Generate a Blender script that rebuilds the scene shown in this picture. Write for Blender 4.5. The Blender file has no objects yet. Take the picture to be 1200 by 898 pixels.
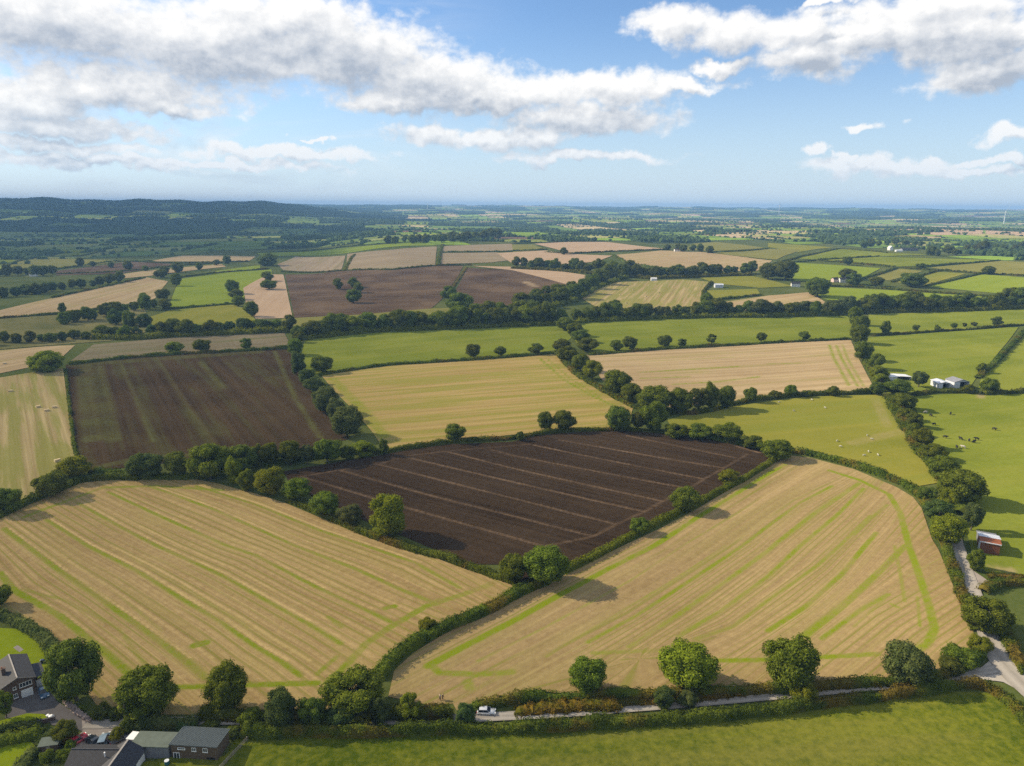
import bpy, bmesh, math, random
import numpy as np
from mathutils import Vector, Matrix, Euler
random.seed(7); RNG = np.random.default_rng(11)
SC = bpy.context.scene; COL = SC.collection
R = math.radians
# ------------------------------------------------------------------ camera
FPX, CX, CY, PITCH, ROLL, CAMH = 832.0, 600.0, 449.0, R(13.97), R(0.43), 110.0
CAMM = np.array((Euler((math.pi/2 - PITCH, 0, 0)).to_matrix() @ Euler((0, 0, ROLL)).to_matrix()))
cam = bpy.data.objects.new('camera', bpy.data.cameras.new('camera')); COL.objects.link(cam)
cam.location = (0, 0, CAMH); cam.rotation_euler = Matrix(CAMM.tolist()).to_euler()
cam.data.sensor_width = 36; cam.data.sensor_fit = 'HORIZONTAL'; cam.data.lens = 36*FPX/1200
cam.data.clip_start = 1; cam.data.clip_end = 60000; SC.camera = cam
EYE = np.array([0, 0, CAMH])
def smooth(a, b, x):
    t = np.clip((np.asarray(x, float)-a)/(b-a), 0, 1); return t*t*(3-2*t)
def H(x, y):
    """height of the land: rolling farmland, a valley and a wooded hill to the west, low ridges far off"""
    x = np.asarray(x, float); y = np.asarray(y, float)
    r = np.hypot(x, y); az = np.degrees(np.arctan2(x, y))
    back = smooth(-120, -60, az)*(1-smooth(60, 120, az))
    h = 1.1*np.sin(x/61+1.3)*np.cos(y/83+.4)*smooth(40, 200, r)
    left = 1-smooth(-17, -8, az)
    h = h + 20*smooth(700, 1500, r)*(1-left)*back
    h = h - 6*smooth(900, 1700, r)*left*back
    far = smooth(1500, 3200, r)*back
    h = h + far*(7*np.sin(x/410+y/900+.7)+6*np.sin(y/370-x/1100+2.1))
    hill = (1-smooth(-19.5, -8, az))*smooth(3000, 6000, r)*back
    crest = 122+5*np.sin(az*.9)+4*np.sin(az*2.3+1)+5*np.exp(-((az+32.5)/2.4)**2)-4*smooth(-27, -19, az)+1.5*np.sin(x/330)*np.cos(y/360)
    h = h*(1-hill)+hill*crest
    vf = smooth(5000, 13500, r)*back
    h = h + vf*(1-hill)*(84+7*np.sin(az*.55+.4)+5*np.sin(az*1.7+r/1500)+13*np.sin(r/620+az*.3+np.sin(az*.4))*(1-smooth(9000, 13000, r)) + 9*np.exp(-((az+1)/4.)**2) + 8*np.exp(-((az+6.)/1.6)**2))
    return h
def ray(px, py):
    px = np.asarray(px, float); py = np.asarray(py, float)
    d = np.stack([(px-CX)/FPX, -(py-CY)/FPX, -np.ones_like(px)], -1)
    d = d @ CAMM.T
    return d/np.linalg.norm(d, axis=-1, keepdims=True)
TS = 60*1.012**np.arange(480)
def at(pts):
    """where the sight lines of these photo points meet the land (n,3)"""
    p = np.atleast_2d(np.asarray(pts, float)); d = ray(p[:, 0], p[:, 1])
    X = EYE+d[:, None, :]*TS[None, :, None]
    below = X[..., 2] < H(X[..., 0], X[..., 1])
    k = np.where(below.any(1), below.argmax(1), len(TS)-1); k = np.maximum(k, 1)
    a = TS[k-1].copy(); b = TS[k].copy()
    for _ in range(24):
        m = (a+b)/2; q = EYE+d*m[:, None]; u = q[:, 2] < H(q[:, 0], q[:, 1])
        b = np.where(u, m, b); a = np.where(u, a, m)
    q = EYE+d*((a+b)/2)[:, None]; q[:, 2] = H(q[:, 0], q[:, 1]); return q
def ath(pt, h):
    d = ray(*pt); q = EYE+d*((h-CAMH)/d[2]); return Vector(q)
def proj(q):
    v = (np.atleast_2d(q)-EYE) @ CAMM
    return np.stack([CX+FPX*v[:, 0]/-v[:, 2], CY-FPX*v[:, 1]/-v[:, 2]], -1), -v[:, 2]
# ------------------------------------------------------------------ mesh helpers
def np_mesh(name, V, F, smooth_=False):
    V = np.asarray(V, np.float32); F = np.asarray(F, np.int32); k = F.shape[1]
    me = bpy.data.meshes.new(name); me.vertices.add(len(V)); me.vertices.foreach_set('co', V.ravel())
    me.loops.add(F.size); me.loops.foreach_set('vertex_index', F.ravel())
    me.polygons.add(len(F)); me.polygons.foreach_set('loop_start', np.arange(0, F.size, k, dtype=np.int32))
    me.polygons.foreach_set('use_smooth', np.full(len(F), smooth_))
    me.update(calc_edges=True); me.validate(); return me
def fattr(me, name, vals, typ='FLOAT', dom='POINT'):
    a = me.attributes.new(name, typ, dom)
    a.data.foreach_set({'FLOAT': 'value', 'FLOAT_VECTOR': 'vector', 'FLOAT_COLOR': 'color'}[typ], np.asarray(vals, np.float32).ravel())
def add(name, me, mat=None, parent=None, loc=None):
    o = bpy.data.objects.new(name, me); COL.objects.link(o)
    if mat is not None and me is not None: me.materials.append(mat)
    if parent is not None: o.parent = parent
    if loc is not None: o.location = loc
    return o
def tag(o, label=None, cat=None, group=None, kind=None):
    for k, v in (('label', label), ('category', cat), ('group', group), ('kind', kind)):
        if v: o[k] = v
    return o
def thing(name, label, cat, loc, rz=0, group=None):
    o = bpy.data.objects.new(name, None); COL.objects.link(o); o.location = loc; o.rotation_euler = (0, 0, rz)
    o.empty_display_size = .5
    return tag(o, label, cat, group)
class MB:
    """collects boxes, prisms and tubes for one mesh"""
    def __init__(s): s.bm = bmesh.new()
    def box(s, x0, x1, y0, y1, z0, z1, bev=0):
        r = bmesh.ops.create_cube(s.bm, size=1)['verts']
        for v in r: v.co = Vector(((x0+x1)/2+v.co.x*(x1-x0), (y0+y1)/2+v.co.y*(y1-y0), (z0+z1)/2+v.co.z*(z1-z0)))
        if bev:
            es = list({e for v in r for e in v.link_edges})
            bmesh.ops.bevel(s.bm, geom=es, offset=bev, segments=2, affect='EDGES', profile=.6)
        return s
    def poly(s, pts, off=None):
        """a face, or with off a slab made by moving the face along off"""
        vs = [s.bm.verts.new(p) for p in pts]; f = s.bm.faces.new(vs)
        if off is not None:
            o = Vector(off); ws = [s.bm.verts.new(Vector(p)+o) for p in pts]; n = len(vs)
            s.bm.faces.new(ws[::-1])
            for i in range(n): s.bm.faces.new((vs[i], ws[i], ws[(i+1) % n], vs[(i+1) % n])[::-1])
        return s
    def tube(s, path, radii, seg=8, cap=True):
        rings = []; P = [Vector(p) for p in path]
        for i, p in enumerate(P):
            t = (P[min(i+1, len(P)-1)]-P[max(i-1, 0)]).normalized()
            a = t.orthogonal().normalized() if abs(t.z) > .95 else t.cross(Vector((0, 0, 1))).normalized()
            b = t.cross(a); rr = radii[i] if hasattr(radii, '__len__') else radii
            rings.append([s.bm.verts.new(p+(a*math.cos(k*2*math.pi/seg)+b*math.sin(k*2*math.pi/seg))*rr) for k in range(seg)])
        for u, v in zip(rings, rings[1:]):
            for k in range(seg): s.bm.faces.new((u[k], u[(k+1) % seg], v[(k+1) % seg], v[k]))
        if cap: s.bm.faces.new(rings[0][::-1]); s.bm.faces.new(rings[-1])
        return s
    def cyl(s, c, axis, r, h, seg=20, bev=0):
        c = Vector(c); a = Vector(axis).normalized()*h/2; return s.tube([c-a, c+a], [r, r], seg)
    def build(s, name, mat, parent=None, smooth_=False, loc=None):
        bmesh.ops.recalc_face_normals(s.bm, faces=s.bm.faces)
        me = bpy.data.meshes.new(name); s.bm.to_mesh(me); s.bm.free()
        if smooth_: me.polygons.foreach_set('use_smooth', np.ones(len(me.polygons), bool))
        return add(name, me, mat, parent, loc)
# ------------------------------------------------------------------ materials
class NT:
    def __init__(s, tree): s.t = tree; s.n = tree.nodes; s.l = tree.links
    def __call__(s, typ, ins=None, out=0, **props):
        n = s.n.new(typ)
        for k, v in props.items(): setattr(n, k, v)
        for k, v in (ins or {}).items():
            sock = n.inputs[k]
            if isinstance(v, bpy.types.NodeSocket): s.l.new(v, sock)
            else: sock.default_value = v
        return n.outputs[out] if out is not None else n
    def math(s, op, a, b=0., c=0., clamp=False): return s('ShaderNodeMath', {0: a, 1: b, 2: c}, operation=op, use_clamp=clamp)
    def mix(s, f, a, b, blend='MIX'):
        n = s.n.new('ShaderNodeMix'); n.data_type = 'RGBA'; n.blend_type = blend
        for k, v in ((0, f), (6, a), (7, b)):
            if isinstance(v, bpy.types.NodeSocket): s.l.new(v, n.inputs[k])
            else: n.inputs[k].default_value = v if k == 0 else (*v[:3], 1)
        return n.outputs[2]
    def noise(s, vec, scale, detail=3, rough=.5, out=0, dims='3D'):
        return s('ShaderNodeTexNoise', {'Vector': vec, 'Scale': scale, 'Detail': detail, 'Roughness': rough}, out=out, noise_dimensions=dims)
    def ramp(s, f, a, b):  # smoothstep of f from a to b
        return s('ShaderNodeMapRange', {0: f, 1: a, 2: b, 3: 0., 4: 1.}, interpolation_type='SMOOTHSTEP')
def newmat(name):
    m = bpy.data.materials.new(name); m.use_nodes = True; m.node_tree.nodes.clear(); return m, NT(m.node_tree)
def finish(nt, shader, vol=None):
    o = nt.n.new('ShaderNodeOutputMaterial')
    if shader is not None: nt.l.new(shader, o.inputs[0])
    if vol is not None: nt.l.new(vol, o.inputs[1])
def plain(name, col, rough=.7, metal=0., spec=.3, var=.12, scale=1.5, coat=0., course=0):
    m, n = newmat(name); tc = n('ShaderNodeTexCoord', out=3)
    f = n.noise(tc, scale, 4, .6); f = n('ShaderNodeMapRange', {0: f, 1: .25, 2: .75, 3: 1-var, 4: 1+var})
    c = n.mix(1., col, n('ShaderNodeCombineColor', {0: f, 1: f, 2: f}), 'MULTIPLY')
    if course:  # overlapping courses, each with its darker lower edge
        z = n('ShaderNodeSeparateXYZ', {0: tc}, out=2); q = n.math('FRACT', n.math('DIVIDE', z, course)); c = n.mix(n.math('MULTIPLY', n.ramp(q, .45, .0), .55), c, tuple(v*.35 for v in col))
    finish(n, n('ShaderNodeBsdfPrincipled', {'Base Color': c, 'Roughness': rough, 'Metallic': metal, 'Specular IOR Level': spec, 'Coat Weight': coat})); return m
def leafmat(name, c1, c2, hue=.02, val=.3, sc=6., c3=None):
    m, n = newmat(name); oi = n('ShaderNodeObjectInfo', out=None)
    tc = n('ShaderNodeTexCoord', out=3)
    f = n.noise(tc, sc, 3, .6); c = n.mix(n.ramp(f, .3, .7), c1, c2)
    if c3 is not None: c = n.mix(n.math('MULTIPLY', n.ramp(n.noise(tc, sc*.4, 3, .6), .5, .66), .8), c, c3)
    g = n('ShaderNodeNewGeometry', out=None)
    rnd = n('ShaderNodeMath', {0: g.outputs['Random Per Island'], 1: .5, 2: .75}, operation='MULTIPLY_ADD')
    vv = n('ShaderNodeMath', {0: oi.outputs['Random'], 1: val, 2: 1-val/2}, operation='MULTIPLY_ADD')
    vv = n.math('MULTIPLY', vv, rnd)
    hh = n('ShaderNodeMath', {0: oi.outputs['Random'], 1: hue*2, 2: .5-hue}, operation='MULTIPLY_ADD')
    c = n('ShaderNodeHueSaturation', {'Hue': hh, 'Saturation': 1., 'Value': vv, 'Fac': 1., 'Color': c})
    d = n('ShaderNodeBsdfDiffuse', {'Color': c}); t = n('ShaderNodeBsdfTranslucent', {'Color': c})
    finish(n, n('ShaderNodeMixShader', {0: .40, 1: d, 2: t})); return m
def fieldmat(name, c1, c2, mark=(.13, .17, .02), tint=None, tamt=0., rowf=.35, rowamp=1., patch=1., grain=1., tthr=.55, contrast=1., lines=0, lamt=.6):
    """ground cover in rows: straw, soil or grass, worn patches, and the drilled or mown lines the field itself has"""
    m, n = newmat(name)
    row = n('ShaderNodeAttribute', out=1, attribute_name='row'); mk = n('ShaderNodeAttribute', out=2, attribute_name='mark')
    st = n('ShaderNodeMapping', {'Vector': row, 'Scale': (rowf, rowf*.010, 1)}, vector_type='POINT')
    a = n.noise(st, 1., 3, .65, dims='2D')
    tc = n('ShaderNodeTexCoord', out=3)
    b = n.noise(tc, .017, 4, .55); g = n.noise(tc, .55, 5, .7)
    f = n.math('MULTIPLY_ADD', n.math('SUBTRACT', a, .5), rowamp*2.2, .5)
    f = n.math('MULTIPLY_ADD', n.math('SUBTRACT', b, .5), patch*1.6, f)
    f = n.math('MULTIPLY_ADD', n.math('SUBTRACT', g, .5), grain*1.3, f)
    c = n.mix(n.math('MULTIPLY_ADD', n.math('SUBTRACT', f, .5), contrast, .5, clamp=True), c1, c2)
    if tint is not None:
        st2 = n('ShaderNodeMapping', {'Vector': row, 'Scale': (rowf*.55, rowf*.03, 1), 'Location': (7, 3, 0)}, vector_type='POINT')
        t = n.noise(st2, 1., 4, .6, dims='2D'); t = n.math('MULTIPLY_ADD', n.math('SUBTRACT', b, .5), .5, t)
        t = n.math('MULTIPLY', n.ramp(t, tthr-.1, tthr+.14), tamt); t = n.math('MULTIPLY', t, n.math('ADD', g, .35), clamp=True)
        c = n.mix(t, c, tint)
    if lines:  # faint drill lines, a few to each tractor width
        cx_ = n('ShaderNodeSeparateXYZ', {0: row}, out=2); wv = n.math('COSINE', n.math('MULTIPLY', cx_, 6.28318*lines))
        nn = n.noise(n('ShaderNodeMapping', {'Vector': row, 'Scale': (.11, .012, 0)}, vector_type='POINT'), 1., 3, .6, dims='2D')
        lf = n.math('MULTIPLY', n.ramp(wv, .45, 1.), n.ramp(nn, .34, .56)); lf = n.math('MULTIPLY', lf, n.math('ADD', g, .45), clamp=True)
        c = n.mix(n.math('MULTIPLY', lf, lamt), c, tuple((a_+b_)/2 for a_, b_ in zip(mark, c1)))
        wp = n.math('COSINE', n.math('MULTIPLY_ADD', cx_, 6.28318*lines*2, 2.2)); c = n.mix(n.math('MULTIPLY', n.ramp(wp, .2, 1.), .28), c, c1)
    br = n.math('MULTIPLY_ADD', n.math('SUBTRACT', g, .5), 2.2, .85)
    br = n.math('MULTIPLY_ADD', n.math('SUBTRACT', a, .5), .9, br)
    pn = n.noise(tc, .045, 4, .6); br = n.math('MULTIPLY', br, n('ShaderNodeMapRange', {0: pn, 1: .36, 2: .58, 3: .55, 4: 1.3}))
    c = n.mix(n.math('MULTIPLY', mk, br, clamp=True), c, mark)
    c = n.mix(n.math('MULTIPLY', n.math('MULTIPLY', mk, -1.), br, clamp=True), c, tuple(min(.62, v*1.25) for v in c2))
    bm_ = n('ShaderNodeBump', {'Height': g, 'Strength': .35, 'Distance': .4})
    finish(n, n('ShaderNodeBsdfDiffuse', {'Color': c, 'Roughness': .6, 'Normal': bm_})); return m
# ------------------------------------------------------------------ ground and fields
def inpoly(P, poly):
    x, y = P[:, 0], P[:, 1]; ins = np.zeros(len(P), bool); n = len(poly)
    for i in range(n):
        (x1, y1), (x2, y2) = poly[i][:2], poly[(i+1) % n][:2]
        if y1 == y2: continue
        c = ((y1 > y) != (y2 > y)) & (x < (x2-x1)*(y-y1)/(y2-y1)+x1); ins ^= c
    return ins
def polydist(P, line, closed=False, near=False):
    """distance from points (n,2) to a polyline; with near also the nearest point"""
    L = np.asarray(line)[:, :2]; best = np.full(len(P), 1e18); bq = P.copy()
    segs = list(zip(L[:-1], L[1:]))+([(L[-1], L[0])] if closed else [])
    for a, b in segs:
        d = b-a; t = np.clip(((P-a) @ d)/max(d @ d, 1e-9), 0, 1); q = a+t[:, None]*d
        e = ((P-q)**2).sum(1); m = e < best; best = np.where(m, e, best); bq[m] = q[m]
    return (np.sqrt(best), bq) if near else np.sqrt(best)
LIFT = [0]
def lift(x, y, k): return .05+np.hypot(x, y)*.00028+k*.005
def extend(L, m=400):
    L = np.asarray(L)[:, :2]; a = L[0]-(L[1]-L[0])/np.linalg.norm(L[1]-L[0])*m; b = L[-1]+(L[-1]-L[-2])/np.linalg.norm(L[-1]-L[-2])*m
    return np.vstack([a, L, b])
FIELDS = []
def field(name, label, mat, poly, rows=None, marks=(), cell=None, cat='field', world=False, n=70):
    pw = at(poly)[:, :2] if not world else np.asarray(poly, float)
    lo, hi = pw.min(0), pw.max(0)
    if cell is None: cell = max(1.0, float((hi-lo).max())/n)
    nx, ny = int((hi[0]-lo[0])/cell)+3, int((hi[1]-lo[1])/cell)+3
    gx, gy = lo[0]-cell+np.arange(nx+1)*cell, lo[1]-cell+np.arange(ny+1)*cell
    X, Y = np.meshgrid(gx, gy); P = np.stack([X.ravel(), Y.ravel()], 1)
    cx, cy = np.meshgrid(gx[:-1]+cell/2, gy[:-1]+cell/2); inc = inpoly(np.stack([cx.ravel(), cy.ravel()], 1), pw).reshape(ny, nx)
    idx = np.arange((nx+1)*(ny+1)).reshape(ny+1, nx+1)
    cnt = np.zeros((ny+1, nx+1), int)
    for dy in (0, 1):
        for dx in (0, 1): cnt[dy:dy+ny, dx:dx+nx] += inc
    edge = ((cnt > 0) & (cnt < 4)).ravel()
    if edge.any():
        d, q = polydist(P[edge], pw, True, True); e = P[edge].copy(); ok = d < cell*1.05; e[ok] = q[ok]; P[edge] = e
    jj, ii = np.nonzero(inc)
    F = np.stack([idx[jj, ii], idx[jj, ii+1], idx[jj+1, ii+1], idx[jj+1, ii]], 1)
    used = np.unique(F); remap = np.zeros(len(P), int); remap[used] = np.arange(len(used)); F = remap[F]; P = P[used]
    LIFT[0] += 1
    V = np.column_stack([P, H(P[:, 0], P[:, 1])+lift(P[:, 0], P[:, 1], LIFT[0] % 40)])
    me = np_mesh(name, V, F, True)
    # rows: distance across and along the drilled lines
    if rows is None: rows = [(poly[0], poly[1])]
    if len(rows) == 1:
        a, b = at(rows[0])[[0, -1], :2] if not world else np.asarray(rows[0], float)
        t = (b-a)/np.linalg.norm(b-a); u = (P-a) @ np.array([-t[1], t[0]]); v = (P-a) @ t
    else:
        Ls = [extend(at(r)) for r in rows]; D = np.stack([polydist(P, L) for L in Ls], 1)
        gap = np.mean([polydist(L[1:-1].mean(0)[None], M_)[0] for L, M_ in zip(Ls[:-1], Ls[1:])])
        k = D.argmin(1); kk = np.clip(k, 1, len(Ls)-2); ar = np.arange(len(P)); dk = D[ar, k]
        nb = np.where(k == 0, 1, np.where(k == len(Ls)-1, len(Ls)-2, np.where(D[ar, kk-1] < D[ar, kk+1], kk-1, kk+1)))
        dn = D[ar, nb]; dp = polydist
        gaps = np.array([[polydist(Ls[j][1:-1].mean(0)[None], Ls[i])[0] if abs(i-j) == 1 else gap for j in range(len(Ls))] for i in range(len(Ls))])
        outside = ((k == 0) | (k == len(Ls)-1)) & (dn > np.maximum(dk, gaps[k, nb]))
        fr = dk/np.maximum(dk+dn, 1e-6)
        u = np.where(outside, np.where(k == 0, -dk, (len(Ls)-1)*gap+dk), (k+(nb-k)*fr)*gap)
        t = Ls[len(Ls)//2]; t = t[-1]-t[0]; t = t/np.linalg.norm(t); v = P @ t
    fattr(me, 'row', np.column_stack([u, v, u/gap if len(rows) > 1 else u/20]), 'FLOAT_VECTOR')
    mk = np.zeros(len(P))
    for line, w, s in marks:
        L = at(line) if not world else np.asarray(line, float)
        d = polydist(P, L); v_ = s*(1-smooth(w*.28, w*.58, d)); mk = np.where(np.abs(v_) > np.abs(mk), v_, mk)
    fattr(me, 'mark', mk)
    o = add(name, me, mat); tag(o, label, cat, kind='structure'); FIELDS.append(o); return o
def ribbon(name, label, mat, pts, width, cat='road', n=None):
    """a road or path of even width along a line of photo points"""
    L = at(pts)[:, :2]; L = resample(L, 1.2); t = np.gradient(L, axis=0); t /= np.linalg.norm(t, axis=1)[:, None]
    nrm = np.column_stack([-t[:, 1], t[:, 0]]); w = np.interp(np.linspace(0, 1, len(L)), np.linspace(0, 1, len(width)), width) if hasattr(width, '__len__') else np.full(len(L), width)
    K = 5; V = []
    for j in range(K): q = L+nrm*(w*(j/(K-1)-.5))[:, None]; V.append(q)
    V = np.stack(V, 1).reshape(-1, 2); LIFT[0] += 1
    V3 = np.column_stack([V, H(V[:, 0], V[:, 1])+lift(V[:, 0], V[:, 1], 42+LIFT[0] % 20)])
    i = np.arange(len(L)-1)[:, None]*K+np.arange(K-1)[None]; F = np.stack([i, i+K, i+K+1, i+1], -1).reshape(-1, 4)
    me = np_mesh(name, V3, F, True)
    fattr(me, 'row', np.column_stack([np.tile(np.arange(K), len(L))*1., np.repeat(np.arange(len(L))*1.2, K), np.zeros(len(V))]), 'FLOAT_VECTOR')
    fattr(me, 'mark', np.tile([.55, 0, .5, 0, .55], len(L)))
    return tag(add(name, me, mat), label, cat, kind='structure')
def resample(L, step):
    L = np.asarray(L, float); d = np.r_[0, np.cumsum(np.linalg.norm(np.diff(L, axis=0), axis=1))]; n = max(2, int(d[-1]/step)+1)
    # gentle curve through the points
    s = np.linspace(0, d[-1], n); out = np.column_stack([np.interp(s, d, L[:, k]) for k in range(L.shape[1])])
    w = int(max(1, min(len(out)//6, 6/step)))
    for _ in range(2):
        if w > 1:
            pad = np.pad(out, ((w, w), (0, 0)), 'edge'); ker = np.ones(2*w+1)/(2*w+1)
            sm = np.column_stack([np.convolve(pad[:, k], ker, 'valid') for k in range(out.shape[1])])
            f = np.minimum(1, np.minimum(np.arange(n), np.arange(n)[::-1])/w)[:, None]; out = out*(1-f)+sm*f
    return out
# base sheet of rough grass out to the horizon
def ground_sheet():
    azs = np.r_[np.arange(-180, -50, 5), np.arange(-50, 50, .5), np.arange(50, 180, 5)]; rs = np.r_[0.01, 20*1.036**np.arange(188)]
    A, Rr = np.meshgrid(np.radians(azs), rs); X, Y = Rr*np.sin(A), Rr*np.cos(A)
    V = np.column_stack([X.ravel(), Y.ravel(), H(X, Y).ravel()]); na, nr = len(azs), len(rs)
    j, i = np.meshgrid(np.arange(nr-1), np.arange(na), indexing='ij'); i2 = (i+1) % na
    F = np.stack([j*na+i, j*na+i2, (j+1)*na+i2, (j+1)*na+i], -1).reshape(-1, 4)[:, ::-1]
    return np_mesh('ground', V, F, True)
GRASS1, GRASS2 = (.085, .115, .018), (.17, .19, .035)
M_rough = fieldmat('rough_grass', (.06, .085, .018), (.13, .14, .04), rowamp=0, patch=1.4, grain=1.2)
tag(add('ground', ground_sheet(), M_rough), 'rough green ground under the hedges and fields', 'ground', kind='structure')
STRAW = dict(mark=(.195, .235, .012))
M_stub = fieldmat('stubble', (.265, .175, .070), (.47, .34, .145), tint=(.25, .24, .03), tamt=.25, rowf=.5, rowamp=.6, lines=5, lamt=.8, patch=.6, grain=1.15, tthr=.58, **STRAW)
M_stub2 = fieldmat('stubble_green', (.25, .17, .074), (.43, .312, .142), tint=(.21, .215, .03), tamt=.25, rowf=.5, rowamp=.6, lines=5, lamt=.85, patch=.6, grain=1.15, tthr=.56, **STRAW)
M_strip = fieldmat('stubble_striped', (.30, .22, .095), (.45, .345, .16), tint=(.21, .215, .035), tamt=.8, rowf=.33, rowamp=1.3, patch=.5, grain=.4, tthr=.46, **STRAW)
M_gold = fieldmat('stubble_mown', (.32, .225, .075), (.43, .31, .115), tint=(.22, .23, .025), tamt=.7, rowf=.3, rowamp=1., patch=.7, grain=.4, tthr=.5, **STRAW)
M_tan = fieldmat('stubble_pale', (.335, .235, .120), (.48, .355, .190), tint=(.25, .23, .05), tamt=.5, rowf=.2, rowamp=.9, patch=.9, grain=.6, tthr=.6, **STRAW)
M_pink = fieldmat('stubble_pink', (.40, .27, .16), (.52, .37, .23), rowf=.1, rowamp=.6, patch=.6, grain=.3, **STRAW)
M_grey = fieldmat('fallow', (.25, .185, .11), (.37, .285, .18), tint=(.19, .18, .06), tamt=.35, rowf=.1, rowamp=.7, patch=.8, grain=.6, **STRAW)
M_grey2 = fieldmat('weedy_fallow', (.15, .12, .065), (.27, .22, .13), tint=(.13, .14, .04), tamt=.6, rowf=.2, rowamp=.6, patch=1., grain=1.6, **STRAW)
M_soil = fieldmat('dark_soil', (.028, .0178, .0098), (.070, .046, .026), mark=(.205, .135, .080), rowf=.55, rowamp=.55, patch=.9, grain=1.0)
M_soil2 = fieldmat('brown_soil', (.040, .0255, .0125), (.086, .057, .028), mark=(.115, .12, .034), tint=(.085, .088, .026), tamt=.5, rowf=.22, rowamp=.6, patch=1.0, grain=.8, tthr=.6)
M_soil3 = fieldmat('pale_soil', (.08, .05, .030), (.17, .112, .064), mark=(.36, .26, .15), rowf=.14, rowamp=.8, patch=1.7, grain=.7)
M_meadow = fieldmat('meadow', (.060, .088, .006), (.165, .175, .016), tint=(.22, .19, .045), tamt=.45, rowf=.1, rowamp=.3, patch=1.6, grain=2.4, mark=(.30, .24, .11), tthr=.6)
M_green = fieldmat('pasture', (.130, .158, .016), (.205, .232, .028), tint=(.26, .25, .045), tamt=.35, rowf=.08, rowamp=.4, patch=1.2, grain=1.1, mark=(.30, .24, .11))
M_bright = fieldmat('bright_pasture', (.17, .225, .018), (.25, .29, .03), rowf=.08, rowamp=.4, patch=.8, grain=.4, mark=(.30, .24, .11))
M_yel = fieldmat('dry_pasture', (.175, .18, .022), (.28, .25, .04), tint=(.16, .19, .025), tamt=.5, rowf=.07, rowamp=.4, patch=1.2, grain=.6, mark=(.36, .27, .14))
M_olive = fieldmat('olive_pasture', (.17, .165, .035), (.25, .225, .06), rowf=.08, rowamp=.4, patch=1., grain=.5)
M_lawn = fieldmat('lawn', (.17, .225, .008), (.26, .30, .012), rowf=.3, rowamp=.3, patch=.7, grain=.8, mark=(.30, .26, .16))
M_scrub = fieldmat('scrub_ground', (.10, .105, .03), (.22, .19, .07), rowf=.08, rowamp=.3, patch=1.6, grain=1.)
M_road = fieldmat('lane_surface', (.33, .295, .25), (.46, .42, .36), mark=(.19, .17, .14), rowf=.4, rowamp=.3, patch=.6, grain=.5)
M_tar = fieldmat('drive_surface', (.115, .105, .10), (.175, .16, .15), mark=(.1, .09, .08), rowf=.4, rowamp=.3, patch=.7, grain=.6)
M_gravel = fieldmat('gravel', (.27, .23, .195), (.37, .325, .28), rowf=.5, rowamp=.4, patch=.7, grain=1.)
# ---- near fields
field('meadow', 'green meadow below the lane at the bottom', M_meadow,
  [(275, 866), (400, 862), (520, 862), (614, 860), (700, 855), (801, 850), (887, 840), (1015, 824), (1115, 811), (1167, 812), (1187, 830), (1205, 860), (1260, 960), (1300, 1150), (100, 1150), (250, 915)], rows=[((300, 890), (1000, 850))], cell=1.3)
G = [[(0, 672), (17, 692), (72, 723), (115, 758), (155, 792)], [(5, 620), (32, 640), (66, 666), (115, 700), (172, 740), (215, 772), (241, 795)],
 [(55, 610), (103, 640), (161, 669), (215, 703), (259, 729), (300, 758), (329, 775), (352, 792)], [(92, 590), (140, 617), (184, 640), (259, 674), (300, 697), (357, 729), (400, 755)],
 [(127, 577), (187, 605), (267, 640), (300, 651), (372, 689), (429, 715), (458, 729)], [(175, 570), (250, 597), (346, 640), (415, 666), (472, 692), (507, 706)],
 [(230, 570), (300, 592), (375, 622), (429, 640), (487, 660), (538, 689)]]
mk = [(g, 1.9, .72) for g in G]+[([(p[0]+3.2+(p[1]-560)*.02, p[1]-1) for p in g[:-1]], .9, -.65) for g in G]+[([(p[0]+22+(p[1]-560)*.06, p[1]) for p in g[1:-1]], .8, -.35) for g in G]
mk[0] = (G[0], 2.6, 1.); mk[1] = (G[1], 2.4, .8)
mk += [([(195, 806), (240, 805), (300, 803), (372, 801)], 2.2, .9), ([(385, 800), (400, 786), (429, 755), (458, 735), (501, 710), (540, 698), (573, 686)], 2.6, .75), ([(395, 770), (372, 790)], 1.6, .6),
  ([(30, 606), (47, 599), (72, 590), (120, 572), (180, 570), (260, 575)], 2.4, .75), ([(228, 757), (240, 754)], 3.0, .9), ([(452, 713), (462, 711)], 2.2, .8), ([(385, 724), (400, 735)], 1.8, .6), ([(510, 708), (515, 704)], 3, .6), ([(570, 688), (576, 684)], 3, .6),
  ([(20, 690), (80, 705), (140, 738), (170, 780)], 1.3, .5), ([(60, 640), (130, 690), (190, 740)], 1.1, .35), ([(130, 640), (220, 690), (290, 735)], 1.0, .3)]
STUB_L = [(330, 834), (240, 838), (160, 838), (118, 834), (95, 800), (72, 757), (43, 731), (11, 717), (-20, 706), (-70, 690), (-120, 650), (-60, 625), (0, 606), (25, 594), (62, 578), (88, 564), (120, 560), (165, 562), (225, 561), (250, 566), (300, 579), (337, 591), (375, 607), (412, 621), (450, 633), (475, 641), (544, 667), (587, 681), (602, 687), (590, 698), (530, 724), (484, 745), (458, 765), (444, 786), (441, 800), (440, 826), (390, 832)]
field('stubble_field', 'golden stubble field with curving green tractor lines above the house', M_stub, STUB_L, rows=G, marks=mk, cell=.5)
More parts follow.
